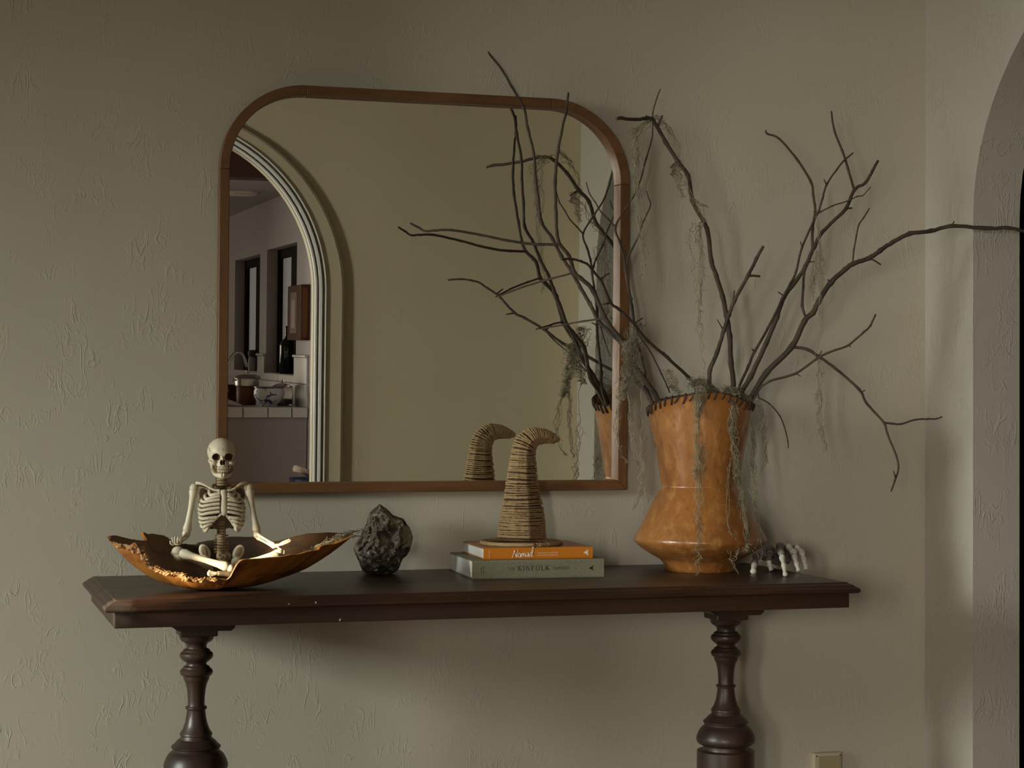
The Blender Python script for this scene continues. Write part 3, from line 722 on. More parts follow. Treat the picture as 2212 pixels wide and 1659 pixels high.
def flat_text(name, s, x, z, h, width, T, parent, mat_, lift=.0004):
    vs, fs = text_polys(s, x, z, h, width)
    b = MB(); b.add([(u, -lift, v) for u, v in vs], fs); b.map(T); return obj(name, b, mat_, parent, smooth=False)
def rect(x0, x1, z0, z1): return [(x0, z0), (x1, z0), (x1, z1), (x0, z1)]
def serif(ch, x, z, h):
    w = {'K': .78, 'I': .36, 'N': .82, 'F': .62, 'O': .86, 'L': .64}[ch]*h; S = .13*h; t = .055*h; sl = .06*h; out = []
    def stem(a, W_=S): out.extend([rect(x+a, x+a+W_, z, z+h), rect(x+a-sl, x+a+W_+sl, z, z+t), rect(x+a-sl, x+a+W_+sl, z+h-t, z+h)])
    if ch == 'I': stem(.11*h)
    if ch == 'K':
        stem(.08*h); a = x+.20*h
        out.append([(a, z+.45*h), (a+.03*h, z+.40*h), (x+.66*h, z+h-t), (x+.58*h, z+h-t)]); out.append([(a+.10*h, z+.50*h), (x+.60*h, z), (x+.78*h, z), (a+.20*h, z+.60*h)])
        out.append(rect(x+.50*h, x+.76*h, z+h-t, z+h)); out.append(rect(x+.52*h, x+.84*h, z, z+t))
    if ch == 'N':
        stem(.08*h, t*1.2); stem(.66*h, t*1.2); out.append([(x+.03*h, z+h), (x+.66*h, z), (x+.74*h, z), (x+.18*h, z+h)])
    if ch in 'FL':
        stem(.08*h)
        if ch == 'F': out += [rect(x+.2*h, x+.60*h, z+h-t, z+h), rect(x+.55*h, x+.60*h, z+.78*h, z+h), rect(x+.2*h, x+.46*h, z+.48*h, z+.48*h+t), rect(x+.42*h, x+.46*h, z+.40*h, z+.60*h)]
        else: out += [rect(x+.2*h, x+.62*h, z, z+t), rect(x+.57*h, x+.62*h, z, z+.24*h)]
    if ch == 'O':
        n = 24; c = (x+.43*h, z+.5*h)
        for i in range(n):
            a, b2 = 2*math.pi*i/n, 2*math.pi*(i+1)/n
            out.append([(c[0]+.40*h*math.cos(a), c[1]+.51*h*math.sin(a)), (c[0]+.40*h*math.cos(b2), c[1]+.51*h*math.sin(b2)), (c[0]+.27*h*math.cos(b2), c[1]+.46*h*math.sin(b2)), (c[0]+.27*h*math.cos(a), c[1]+.46*h*math.sin(a))])
    return out, w
x = .1040; pol = []
for ch in 'KINFOLK':
    pp, w = serif(ch, x, .0180, .0114); pol += pp; x += w+.00295
flat('spine_title', pol, T1, sp1, M_ink)
flat_text('spine_word', 'THE', .0805, .0192, .0068, .0170, T1, sp1, M_fade)
flat_text('spine_word', 'GARDEN', .1865, .0196, .0066, .0370, T1, sp1, M_fade)
flat('publisher_triangle', [[(.2700, .0215), (.2812, .0275), (.2790, .0215), (.2812, .0155)]], T1, sp1, M_ink)
flat('spine_mark', [rect(.0190, .0206, .0140, .0172), rect(.0190, .0206, .0190, .0270), rect(.0240, .0256, .0120, .0200), rect(.0240, .0256, .0220, .0290)], T1, sp1, M_fade)
# brush script: N o m a d
S = 1/.2545*.2545
def sc(pts): return [(.0655+px*.0490, .0030+pz*.0205) for px, pz in pts]
strokes = [[(0,.05),(.04,.3),(.10,.86)], [(.10,.86),(.13,.5),(.19,.10)], [(.19,.10),(.22,.5),(.27,.93)],
  [(.36,.52),(.30,.48),(.27,.30),(.29,.12),(.35,.08),(.39,.20),(.39,.38),(.36,.52)], [(.39,.42),(.43,.46)],
  [(.42,.10),(.44,.30),(.46,.50)], [(.45,.36),(.50,.54),(.53,.46),(.52,.28),(.52,.10)], [(.53,.34),(.58,.56),(.61,.48),(.60,.28),(.62,.12),(.66,.18)],
  [(.77,.52),(.71,.56),(.66,.40),(.66,.20),(.70,.12),(.75,.28),(.78,.54),(.77,.26),(.80,.13),(.84,.22)],
  [(.95,.54),(.89,.58),(.84,.40),(.84,.20),(.88,.14),(.93,.34),(.99,.80),(1.01,1.10),(.98,1.16),(.96,1.0),(.94,.6),(.94,.28),(.96,.16),(.99,.20)]]
b = MB()
for s_ in strokes:
    pts = catmull([T2(Vector((u, -.0004, v))) for u, v in sc(s_)], 5)
    b.tube(pts, [.00105*(.75+.35*math.sin(1.2+i*.5)) for i in range(len(pts))], 6)
obj('spine_title', b, M_cream, sp2)
flat_text('spine_word', 'DESIGNING A HOME FOR', .1240, .0128, .0024, .0480, T2, sp2, M_cream)
flat_text('spine_word', 'ESCAPE AND ADVENTURE', .1240, .0076, .0024, .0480, T2, sp2, M_cream)
flat('publisher_triangle', [[(.2320, .0135), (.2440, .0200), (.2425, .0135), (.2440, .0068)]], T2, sp2, M_cream)
flat('spine_mark', [rect(.0120, .0126, .0030, .0215)], T2, sp2, M_cream)

# ------------------------------------------------------------------ rope hat on the books
HZ = TZ+KZ+NT; HY = -.185
hc = at(1126, 1168, HY); hat = thing('rope_witch_hat', (hc.x, HY, HZ), 'natural jute rope witch hat with bent tip standing on the two books', 'hat')
def hp(px, py, dy=0): return at(px, py, HY+dy)
# axis points (px, py) and half widths (px), from brim to tip
ax = [(1126.2,1163,54),(1127,1128,50.5),(1127.6,1092,44.6),(1127.2,1066,39),(1127.2,1040,35.4),(1128.2,1014,31.8),(1129,988,27.6),(1131.5,969,26.2),(1138,955,25),(1148.5,946,22.5),(1163,942.2,18.5),(1179,943,15.5),(1190,945.8,12.5),(1199,948.2,9.5),(1205,949.6,6)]
AX = [hp(a, c) for a, c, _ in ax]; AR = [w/945 for *_, w in ax]
pa = catmull(AX, 12); ra = [float(np.interp(i/12, range(len(AR)), AR)) for i in range(len(pa))]
# arc length and frames
Ls = [0]
for i in range(1, len(pa)): Ls.append(Ls[-1]+(pa[i]-pa[i-1]).length)
def axis(s_):
    p = Vector([float(np.interp(s_, Ls, [q[k] for q in pa])) for k in range(3)]); r = float(np.interp(s_, Ls, ra))
    s2 = min(Ls[-1], s_+.004); s1 = max(0, s_-.004)
    t = (Vector([float(np.interp(s2, Ls, [q[k] for q in pa])) for k in range(3)]) - Vector([float(np.interp(s1, Ls, [q[k] for q in pa])) for k in range(3)])).normalized()
    v = Vector((math.sin(.1), math.cos(.1), 0)); v = (v - t*v.dot(t)).normalized(); u = v.cross(t); return p, r, u, v
FA = [math.radians(a) for a in (-172, -122, -84, -14, 38, 92, 140)]
def facet(a):
    """radius factor of an uneven seven sided section, corners slightly rounded"""
    a = (a+math.pi*2-FA[0]) % (2*math.pi)+FA[0]
    for k in range(7):
        a0 = FA[k]; a1 = FA[k+1] if k < 6 else FA[0]+2*math.pi
        if a0 <= a <= a1+1e-9:
            h = (a1-a0)/2; return .86*math.cos(h)/math.cos(a-(a0+a1)/2)+.14
    return 1.0
def corner(a):
    return min(abs((a-f+math.pi) % (2*math.pi)-math.pi) for f in FA)
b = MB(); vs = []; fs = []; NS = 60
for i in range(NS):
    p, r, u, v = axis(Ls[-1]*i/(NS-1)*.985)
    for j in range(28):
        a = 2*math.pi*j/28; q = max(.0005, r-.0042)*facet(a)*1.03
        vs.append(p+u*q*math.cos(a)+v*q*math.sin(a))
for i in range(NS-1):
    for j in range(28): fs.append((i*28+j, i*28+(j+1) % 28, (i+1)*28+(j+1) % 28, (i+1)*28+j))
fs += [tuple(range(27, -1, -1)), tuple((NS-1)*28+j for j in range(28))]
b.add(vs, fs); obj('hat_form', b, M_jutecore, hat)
s_ = .004; k = 0; ropes = 0
while s_ < Ls[-1]-.006:
    p, r, u, v = axis(s_)
    step = .0043 if r > .03 else .0036
    b = MB(); pts = []; rad = []
    gap = (k % 3 == 1) and .20 < s_/Ls[-1] < .75
    til = random.uniform(-.07, .07); ph = random.random()*6
    n = 63 if r > .02 else 30
    for j in range(n):
        a = 2*math.pi*j/n; f = facet(a)*1.03
        ed = corner(a)
        q = max(.001, r-.0014)*f*(1+.010*math.sin(3*a+ph))
        base, _, _, _ = p, 0, 0, 0
        off = (math.sin(a*2+ph)*.0006 + til*.016*math.sin(a) + random.gauss(0, .00025))
        t = u.cross(v)*-1
        pts.append(p+u*q*math.cos(a)+v*q*math.sin(a)+t*off*-1)
        rad.append((.0021 if not gap else .0017)*(1+.22*math.cos(j*2.1+ph)*.5+random.uniform(-.14, .14)) * (1.0 if ed > .12 else 1.22))
    b.tube(pts, rad, 6, closed=True); obj('rope_turn', b, M_jute, hat); k += 1
    s_ += step*(1.42 if gap else 1.0)*random.uniform(.92, 1.1)
b = MB(); p, r, u, v = axis(Ls[-1]-.004); b.ell(p, (.0095, .0078, .0078), 14, 8); obj('hat_tip', b, M_jute, hat)
# two coils of the brim, the outer one open at the front
for R_, rr, z_, a0, a1 in ((.0915, .0047, .0047, -1.42, 4.76), (.0835, .0036, .0052, -1.2, 5.06), (.0765, .0034, .0046, 0, 6.2)):
    n = 90; pts = []; rad = []
    for i in range(n+1):
        a = a0+(a1-a0)*i/n
        pts.append(Vector((hc.x+R_*math.cos(a), HY+R_*.98*math.sin(a), HZ+z_))); rad.append(rr*(1+.10*math.sin(i*2.2)))
    b = MB(); b.tube(pts, rad, 8); obj('brim_coil', b, M_jute, hat)
for a in (-1.15, -1.47):
    b = MB(); c = Vector((hc.x+.0925*math.cos(a), HY+.0925*.98*math.sin(a), HZ+.0042)); tdir = Vector((-math.sin(a), math.cos(a), 0)); nr = Vector((math.cos(a), math.sin(a), 0))
    b.tube([c+(nr*math.cos(t)+Vector((0, 0, 1))*math.sin(t))*.0054 for t in [2*math.pi*i/10 for i in range(10)]], .0009, 5, closed=True); obj('brim_binding', b, M_jute, hat)

# ------------------------------------------------------------------ rock
RY = -.105
rc = at(828, 1170, RY); rb = at(828, 1236, RY)
outl = [(680,100),(760,150),(860,230),(960,340),(1060,375),(1170,410),(1230,490),(1320,620),(1370,780),(1335,950),(1290,1080),(1260,1140),(1160,1240),(1110,1370),(1060,1480),(980,1530),(860,1552),(700,1560),(560,1556),(430,1540),(330,1480),(270,1310),(210,1180),(150,1030),(200,890),(300,780),(360,620),(420,500),(460,320),(540,220),(620,150)]
pol = []
for zx, zy in outl:
    px, py = 750+zx/9.76, 1080+zy/9.76; pol.append((math.atan2(1170-py, px-828), math.hypot(px-828, 1170-py)))
pol.sort(); TH = [p[0] for p in pol]; RR = [p[1] for p in pol]
TH = [TH[-1]-2*math.pi]+TH+[TH[0]+2*math.pi]; RR = [RR[-1]]+RR+[RR[0]]
bm = bmesh.new(); bmesh.ops.create_icosphere(bm, subdivisions=6, radius=1)
ex_ = Vector((math.cos(.19), -math.sin(.19), 0)); ey_ = Vector((math.sin(.19), math.cos(.19), 0)); ez_ = Vector((0, 0, 1))
b = MB(); vs = []
for v in bm.verts:
    c = v.co; th = math.atan2(c.z, c.x); rad = float(np.interp(th, TH, RR))/918
    h = math.hypot(c.x, c.z)
    n1 = mnoise.noise(c*2.2+Vector((3, 1, 7)))
    e = .66+.12*n1
    x_, z_ = math.cos(th)*rad*h**.9, math.sin(th)*rad*h**.9
    y_ = math.copysign(abs(c.y)**.8, c.y)*.058*(1+.3*n1)
    w_ = Vector((x_, y_, z_)); n2 = mnoise.noise(w_*38); n3 = mnoise.noise(w_*95); n4 = abs(mnoise.noise(w_*60+Vector((9, 2, 1)))); n5 = mnoise.noise(w_*210)
    d = .008*n2+.0060*n3-.007*n4+.0028*n5
    edge = .35+.65*abs(c.y)
    p = rc + ex_*(x_*(1+d*4*edge)) + ey_*(y_ + 1.25*d*(-1 if c.y < 0 else 1)) + ez_*(z_*(1+d*4*edge))
    if p.z < TZ+.0004: p.z = TZ+.0004
    vs.append(p)
bm.faces.index_update(); bm.verts.index_update()
b.add(vs, [tuple(v.index for v in f.verts) for f in bm.faces])
rock = thing('rough_rock', (rc.x, RY, TZ), 'rough dark brown rock standing upright between the wooden bowl and the books', 'rock')
paleids = []
for i, f in enumerate(bm.faces):
    c = f.calc_center_median()
    b.m[i] = 1 if (c.x > .62 and -.15 < c.z < .55 and mnoise.noise(c*3) > -.35) else 0
bm.free()
obj('stone_body', b, [M_rock, M_rockg], rock, auto=38)
bt = MB()
for pts in ([(790,1139),(800,1135),(812,1130)], [(795,1155),(803,1154),(808,1153)], [(812,1213),(818,1210),(824,1214)]):
    L_ = [at(p[0], p[1], RY-.055) for p in pts]; bt.tube(L_, [.0010, .0008, .0006], 4)
obj('pale_rootlet', bt, M_moss, rock)

# ------------------------------------------------------------------ plastic skeleton hand by the vase
hand = thing('skeleton_hand', (1.69, -.25, TZ), 'white plastic skeleton hand crouching on its fingertips right of the vase', 'skeleton hand')
def bone(b, p, q, r, e=1.45, n=8):
    p, q = Vector(p), Vector(q)
    ts = [0, .08, .22, .5, .78, .92, 1]; rs = [.75*e, e, 1.08, .86, 1.05, e*.95, .7*e]
    b.tube([p.lerp(q, t) for t in ts], [r*k_ for k_ in rs], n)
fing = {
 'index': ([(1663.6,1184),(1663,1197),(1661,1211),(1663,1224),(1666.8,1236)], [-.245,-.262,-.272,-.277,-.281], M_plastd, 2),
 'middle': ([(1685,1179),(1687,1193),(1690,1206),(1694,1224),(1696.5,1246.5)], [-.27,-.32,-.36,-.39,-.4155], M_plastd, 1),
 'ring': ([(1703,1180),(1716,1195),(1716.5,1204),(1721.5,1219),(1725.5,1238)], [-.245,-.28,-.295,-.31,-.3205], M_plast, 0),
 'little': ([(1719,1182.4),(1733,1195),(1736.5,1210),(1740,1221),(1741.5,1233.5)], [-.235,-.255,-.265,-.272,-.2769], M_plast, 0)}
palmpts = []
for nm, (pts, ys, m0, nd) in fing.items():
    P_ = [at(p[0], p[1], y) for p, y in zip(pts, ys)]; palmpts.append(P_[0])
    fo = None
    for i in range(4):
        b = MB(); r = (.0082-.0008*i if i else .0092)
        bone(b, P_[i], P_[i+1] if i < 3 else P_[4]+Vector((0, 0, .0040)), r*.86, 1.3)
        mt = m0 if i < nd else M_plast
        if fo is None: fo = obj('finger', b, mt, hand)
        else: obj('finger_bone', b, mt, fo)
th_ = [at(1634,1200,-.262), at(1629.5,1219,-.290), at(1627,1238,-.3145)]
b = MB(); bone(b, th_[0], th_[1], .0078, 1.25); tb = obj('thumb', b, M_plastd, hand)
b = MB(); bone(b, th_[1], th_[2]+Vector((0, 0, .002)), .0068, 1.2); obj('thumb_bone', b, M_plast, tb)
wr = at(1690, 1212, -.165)
b = MB()
for i, p in enumerate(palmpts): bone(b, p+Vector((0, .002, -.001)), wr+Vector((.012*(i-1.5), 0, .004)), .0076, 1.25)
bone(b, th_[0], wr+Vector((-.022, .0, 0)), .0066, 1.2)
b.ell(wr+Vector((0, .006, 0)), (.026, .014, .012), 14, 8); b.ell((palmpts[0]+palmpts[3])/2+Vector((0, .03, -.010)), (.034, .022, .008), 14, 8)
obj('palm_bones', remesh(b, .0018, 3), M_plastd, hand)
b = MB(); bone(b, wr+Vector((0, .01, -.002)), (wr.x+.004, -.118, TZ+.0135), .0095, 1.3); obj('wrist_bones', b, M_plastd, hand)
# ------------------------------------------------------------------ live edge wooden bowl
BC = at(470, 1274, -.37)
rimpts = [(763,1156,-.355),(750,1152,-.325),(735,1151,-.295),(675,1152,-.25),(645,1158,-.225),(601,1169.5,-.205),(575,1164,-.195),(553,1160,-.19),(498,1160,-.19),(458,1167,-.20),(422,1176,-.205),(395,1174,-.215),(373.6,1168,-.23),(349,1157,-.26),(318,1153,-.29),(303,1152.5,-.305),(311,1167,-.325),(289,1167.5,-.345),(262,1162,-.36),(238,1157,-.372),(232,1160,-.385),(243,1172,-.40),(268,1178,-.415),(290,1176,-.43),(300,1186,-.445),(308,1200,-.46),(316,1216,-.475),(330,1228,-.485),(352,1233,-.50),(384,1240,-.512),(417,1247.5,-.520),(457.7,1250,-.523),(485,1251,-.523),(496,1246,-.522),(504,1235,-.518),(514,1218,-.513),(528,1209,-.508),(560,1207.5,-.50),(607,1202,-.482),(645,1196.6,-.462),(672,1190,-.447),(688,1187,-.437),(694,1180,-.430),(710,1177,-.42),(742,1168,-.395)]
rim = catmull([at(*p) for p in rimpts], 5, closed=True)
NR = len(rim); NK = 22
bot = Vector((BC.x-.018, -.375, TZ))
b = MB(); vs = []; inner = []
def bowl_pt(i, s, inside):
    R_ = rim[i]; d = R_-bot
    ang = math.atan2(d.y, d.x)
    jag = mnoise.noise(Vector((R_.x*38, R_.y*38, 2)))*.5+mnoise.noise(Vector((R_.x*110, R_.y*110, 5)))*.35
    ragged = 1.0 if (.20*NR < i < .34*NR or .48*NR < i < .76*NR) else .30
    top = R_ + Vector((0, 0, jag*.0095*ragged))
    h = s; v = s**2.35
    flat_ = .05
    p = Vector((bot.x+d.x*(flat_/max(.05, Vector((d.x, d.y)).length)*(1-h)*1.2*min(1, s*9)+h*(1-flat_/max(.05, Vector((d.x, d.y)).length)*0)) if False else bot.x+d.x*h**.92, bot.y+d.y*h**.92, bot.z+(top.z-bot.z)*v))
    lump = mnoise.noise(Vector((p.x*16, p.y*16, p.z*20)))*.006*min(1, s*3)*(1-s**6)
    nrm = Vector((-d.x, -d.y, .0)).normalized()*s + Vector((0, 0, 1))*(1.1-s)
    nrm.normalize()
    p += nrm*lump*.5
    if inside: p += nrm*(.0115*(1-.45*s)) - Vector((0, 0, 0))
    if not inside and s < .2: p.z = max(p.z, TZ)
    return p
ss = [k/NK for k in range(1, NK+1)]
for inside in (False, True):
    vs.append(bot + (Vector((0, 0, .0115)) if inside else Vector((0, 0, 0))))
    for s_ in ss:
        for i in range(NR): vs.append(bowl_pt(i, s_, inside))
fs = []; mi = []
blk = 1+NK*NR
for w, off in ((0, 0), (1, blk)):
    for i in range(NR):
        j = (i+1) % NR
        f = (off, off+1+j, off+1+i) if w == 0 else (off, off+1+i, off+1+j)
        fs.append(f); mi.append(w)
        for k in range(NK-1):
            a, c = off+1+k*NR+i, off+1+k*NR+j
            q = (a, c, c+NR, a+NR) if w == 0 else (a, a+NR, c+NR, c)
            edge = (k >= NK-2 and (.48*NR < i < .80*NR)) or (k >= NK-1)
            fs.append(q); mi.append(2 if edge and w == 0 and k >= NK-3 and mnoise.noise(Vector((i*.31, k, 0))) > -.2 else w)
for i in range(NR):
    j = (i+1) % NR; a, c = 1+(NK-1)*NR+i, 1+(NK-1)*NR+j
    fs.append((a, c, c+blk, a+blk)); mi.append(2 if .45*NR < i < .80*NR else 0)
b.v = [tuple(v) for v in vs]; b.f = fs; b.m = mi
bowl = thing('live_edge_bowl', bot, 'rustic live edge wooden bowl with ragged rim carrying the small skeleton', 'bowl')
obj('bowl_body', b, [M_burl, M_burlin, M_burledge], bowl, auto=60)
# crumbling bark left along the ragged front edge, one continuous crust
b2 = MB()
for i in range(int(.47*NR), int(.70*NR)):
    for q in range(2):
        if mnoise.noise(Vector((i*.23, q*3.1, 4))) < -.25: continue
        p = bowl_pt(i, 1.0, False).lerp(bowl_pt(i, .93, True), random.uniform(.1, .8)) + Vector((random.gauss(0, .0012), random.gauss(0, .0012), random.uniform(-.003, .0015)))
        r = random.uniform(.0022, .0050); sd_ = random.random()*50
        bmm = bmesh.new(); bmesh.ops.create_icosphere(bmm, subdivisions=2, radius=1); bmm.verts.index_update()
        b2.add([p+Vector((v.co.x*r*1.5, v.co.y*r, v.co.z*r))*(1+.75*mnoise.noise(v.co*1.7+Vector((sd_, 0, 0)))) for v in bmm.verts], [tuple(v.index for v in f.verts) for f in bmm.faces]); bmm.free()
obj('bark_crust', b2, M_burledge, bowl, kind='stuff', smooth=False)
moss('pale dry moss strands lying over the right lip of the wooden bowl',
  [([(668,1192),(690,1182),(712,1170),(735,1160),(752,1152)], (-.37,-.35), 16, 7, 1.2, 3), ([(735,1157),(752,1150),(768,1147),(785,1142)], (-.345,-.335), 7, 5, 1.3, 3), ([(757,1160),(772,1158),(784,1157)], (-.34,-.335), 3, 3, 1, 2)])

# ------------------------------------------------------------------ seated skeleton figurine
SK = .144
KX_ = 1/1008
SB = at(477, 1190, -.36)
ex, ey, ez = Vector((math.cos(SK), -math.sin(SK), 0)), Vector((math.sin(SK), math.cos(SK), 0)), Vector((0, 0, 1))
def S(x, y, z): return SB + (ex*x + ey*y + ez*z)*KX_
def Q(px, py, d=0):   # photo coordinates and depth (toward the wall positive), all in pixels
    return (px-477, d, 1190-py-.07*d)
def SM(mb): return mb.map(lambda v: S(*v))
skel = thing('skeleton_figurine', at(482, 1262, -.37), 'small resin skeleton sitting cross legged in the wooden bowl', 'skeleton')
# skull
b = MB()
b.ell((0, 9, 212), (30.2, 37, 29), 28, 18); b.ell((1, -10, 204), (26.5, 20, 16), 24, 12); b.ell((2.5, -24, 199), (23, 7.5, 5), 20, 10)
for sx, cx in ((-1, -16), (1, 20)):
    b.ell((cx, -18, 187.5), (8.5, 9, 6), 14, 10)
    b.tube([(cx+sx*4, -17, 188), (cx+sx*9, -6, 190.5), (2+sx*27.5, 8, 193)], [3.6, 2.8, 3.2], 8)
    b.ell((2+sx*22, 6, 188), (5, 9, 9), 12, 8)
    b.tube([(2+sx*21.5, 5, 187), (2+sx*19, -1, 172), (2+sx*14, -12, 164), (3+sx*8, -24, 161), (3, -28, 161.5)], [4.6, 5, 5.4, 5.6, 6.6], 10)
b.ell((3, -22, 184), (12.5, 11, 11), 18, 12); b.ell((3, -21, 175), (13, 12, 11), 18, 12); b.ell((3, -27, 160), (9, 6, 6), 14, 8)
b.tube([(2, -29, 201), (3, -33, 194)], [3.4, 3.0], 8)
sk = remesh(b, 1.15, 3)
# eye and nose hollows pressed into the skin
cut = [((-11, -33, 200.5), (9.2, 20, 8.2)), ((15.8, -33, 201), (9.0, 20, 8.2)), ((.4, -37, 189.5), (3.1, 15, 6.0)), ((5.8, -37, 189.5), (3.1, 15, 6.0)), ((-17, -24, 175.5), (5.5, 14, 7.5)), ((22.5, -24, 175.5), (5.5, 14, 7.5))]
for n_, v in enumerate(sk.v):
    v = Vector(v)
    for c, r in cut:
        d = Vector(((v.x-c[0])/r[0], (v.y-c[1])/r[1], (v.z-c[2])/r[2]))
        if d.length < 1 and v.y < 0:
            k_ = math.hypot(d.x, d.z)
            v.y = max(v.y, c[1]+r[1]*math.sqrt(max(0, 1-k_*k_)))
    sk.v[n_] = tuple(v)
for n_, f in enumerate(sk.f):
    c0 = Vector((0, 0, 0))
    for i in f: c0 += Vector(sk.v[i])
    c0 /= len(f)
    for q, (c, r) in enumerate(cut):
        k_ = math.hypot((c0.x-c[0])/r[0], (c0.z-c[2])/r[2])
        if k_ < .97 and c0.y < -2:
            sk.m[n_] = 1 if q < 4 else 2
    if c0.z < 181 and c0.z > 166 and c0.y < -12: sk.m[n_] = 2
SM(sk); skull = obj('skull', sk, [M_bone, M_bonedark, M_spine], skel)
for row, zc, n in ((0, 177.6, 8), (1, 171.2, 8)):
    for i in range(n):
        t = (i-(n-1)/2)/(n-1)*1.7
        x, y = 3+13.2*math.sin(t), -22-12.2*math.cos(t)
        b = MB(); b.ell((x, y, zc), (1.75, 1.8, 3.1), 8, 6); SM(b); obj('tooth', b, M_bone, skull)
b = MB()   # fine sutures on the forehead
b.tube([(3, -30.6, 213), (3.5, -30, 217), (2.6, -29.2, 221)], .42, 4); b.tube([(-24, -14.5, 212), (-25, -12, 217), (-27, -6, 222)], .4, 4); SM(b); obj('suture', b, M_bonedark, skull)
def SBone(name, p, q, r, parent=skel, mt=None, e=1.45, n=10):
    b = MB(); bone(b, p, q, r, e, n); SM(b); return obj(name, b, mt or M_bone, parent)
# neck and spine
b = MB()
for i in range(4): b.lathe([(9, -2.6), (11.5, -1.5), (11.5, 1.5), (9, 2.6)], (2+.5*i*0, 2, 158-i*5.6), 14)
SM(b); obj('neck', b, M_spine, skel)
spn = None
b = MB(); b.tube([(2, 8, 140), (1, 8, 70), (1, 6, -6)], 6.5, 10); SM(b); spn = obj('spine', b, M_bonedark, skel)
for i in range(12):
    z = 62-i*5.9
    b = MB(); b.lathe([(7.2, -2.7), (10.2, -2.2), (9.2, 0), (10.2, 2.2), (7.2, 2.7)], (1, 3.5, z), 16)
    if i > 4: b.ell((-11, 7, z), (4, 2.5, 2), 8, 6); b.ell((13, 7, z), (4, 2.5, 2), 8, 6)
    SM(b); obj('vertebra', b, M_spine, spn)
# rib cage
cage_w = [27, 36, 42.5, 46, 47.5, 47, 46.5, 45.5, 43, 37]
b = MB(); vs = []; fs = []
lv = [132, 124, 114, 104, 94, 84, 74, 66, 58, 52, 48]
wd = [14, 24, 33, 38, 41, 41.5, 41, 40, 38, 33, 26]
for z, w in zip(lv, wd):
    for j in range(28):
        a = 2*math.pi*j/28; yy = 4+math.sin(a)*(17 if math.sin(a) > 0 else 15)*min(1, w/32)
        if z < 76 and math.sin(a) < 0: yy = 4+math.sin(a)*6
        vs.append((1.5+w*math.cos(a), yy, z+(0 if z > 60 else 2*math.sin(j*1.9))))
for i in range(len(lv)-1):
    for j in range(28): fs.append((i*28+j, (i+1)*28+j, (i+1)*28+(j+1) % 28, i*28+(j+1) % 28))
fs += [tuple(range(28)), tuple((len(lv)-1)*28+j for j in range(27, -1, -1))]
b.add(vs, fs); SM(b); cage = obj('rib_cage', b, M_bonedark, skel)
for i in range(10):
    zo = 126-i*8.9; w = cage_w[i]
    for sx in (-1, 1):
        if i < 6: xa, za, ya = 7.5+sx*4.5, 126-i*8.4+(1 if i else -2), -19.5
        else:
            t = (i-5.2)/4.6; xa, za, ya = 7+sx*4+t*(26-sx*4), 78-t*32, -18+t*5
        sag = -2.5 if i < 2 else 0
        pts = [(1.5+sx*6, 19, zo+9), (1.5+sx*w*.62, 18, zo+7), (1.5+sx*w*.93, 9, zo+3.5), (1.5+sx*w, 0, zo), (1.5+sx*w*.90, -11, zo-3+sag), (1.5+sx*(w*.58+xa*.3), -17.5, (zo-3.5+za)/2+sag), (1.5+sx*xa, ya, za)]
        b = MB(); b.tube(catmull(pts, 5), [3.0]*8+[3.8]*14+[4.1]*9, 8, flat=.82); SM(b); obj('rib', b, M_bone, cage)
for sx in (-1, 1):
    b = MB(); b.tube(catmull([(5.5+sx*4, -18, 80), (3.5+sx*14, -17, 69), (1.5+sx*27, -14, 54), (1.5+sx*33, -11, 47)], 5), [2.4]*8+[3]*8, 7); SM(b); obj('costal_arch', b, M_bone, cage)
b = MB(); b.tube([(4, -19, 131), (5, -20, 126), (6.5, -20, 117), (6.5, -20, 100), (7, -20, 86), (6, -19, 79), (5.5, -18, 75.5)], [2.6, 4.4, 3.3, 3.9, 4.5, 3.3, 1.5], 10, flat=1.75); SM(b); obj('breastbone', b, M_bone, skel)
for sx, a0, a1 in ((-1, (-2, -17, 129.5), (-53, 0, 145)), (1, (13, -17, 129.5), (53.5, 0, 145))):
    mid = [(a0[0]+(a1[0]-a0[0])*t, a0[1]+(a1[1]-a0[1])*t-4*math.sin(math.pi*t), a0[2]+(a1[2]-a0[2])*t+2.4*math.sin(2*math.pi*t)*-1) for t in (0, .2, .4, .6, .8, 1)]
    b = MB(); b.tube(catmull(mid, 4), [3.4, 3.2, 3, 2.8, 2.6, 2.5, 2.5, 2.5, 2.5, 2.5, 2.6, 2.7, 2.8, 3, 3.2, 3.4, 3.6, 3.7, 3.8, 3.8, 3.4], 9); SM(b); obj('collarbone', b, M_bone, skel)
    b = MB(); b.ell((sx*36, 19, 112), (13, 3.5, 22), 14, 10, Matrix.Rotation(sx*.25, 3, 'Y')); b.tube([(sx*18, 21, 132), (sx*36, 16, 138), (sx*52, 3, 143)], [2.2, 3, 3.4], 8); SM(b); obj('shoulder_blade', b, M_spine if sx < 0 else M_bonedark, skel)
    b = MB(); b.tube(catmull([(sx*8+1, 14, 137), (sx*17+1, 8, 141), (sx*18+1, -2, 134), (sx*11+1, -12, 128)], 4), 2.6, 7); SM(b); obj('first_rib', b, M_spine, skel)
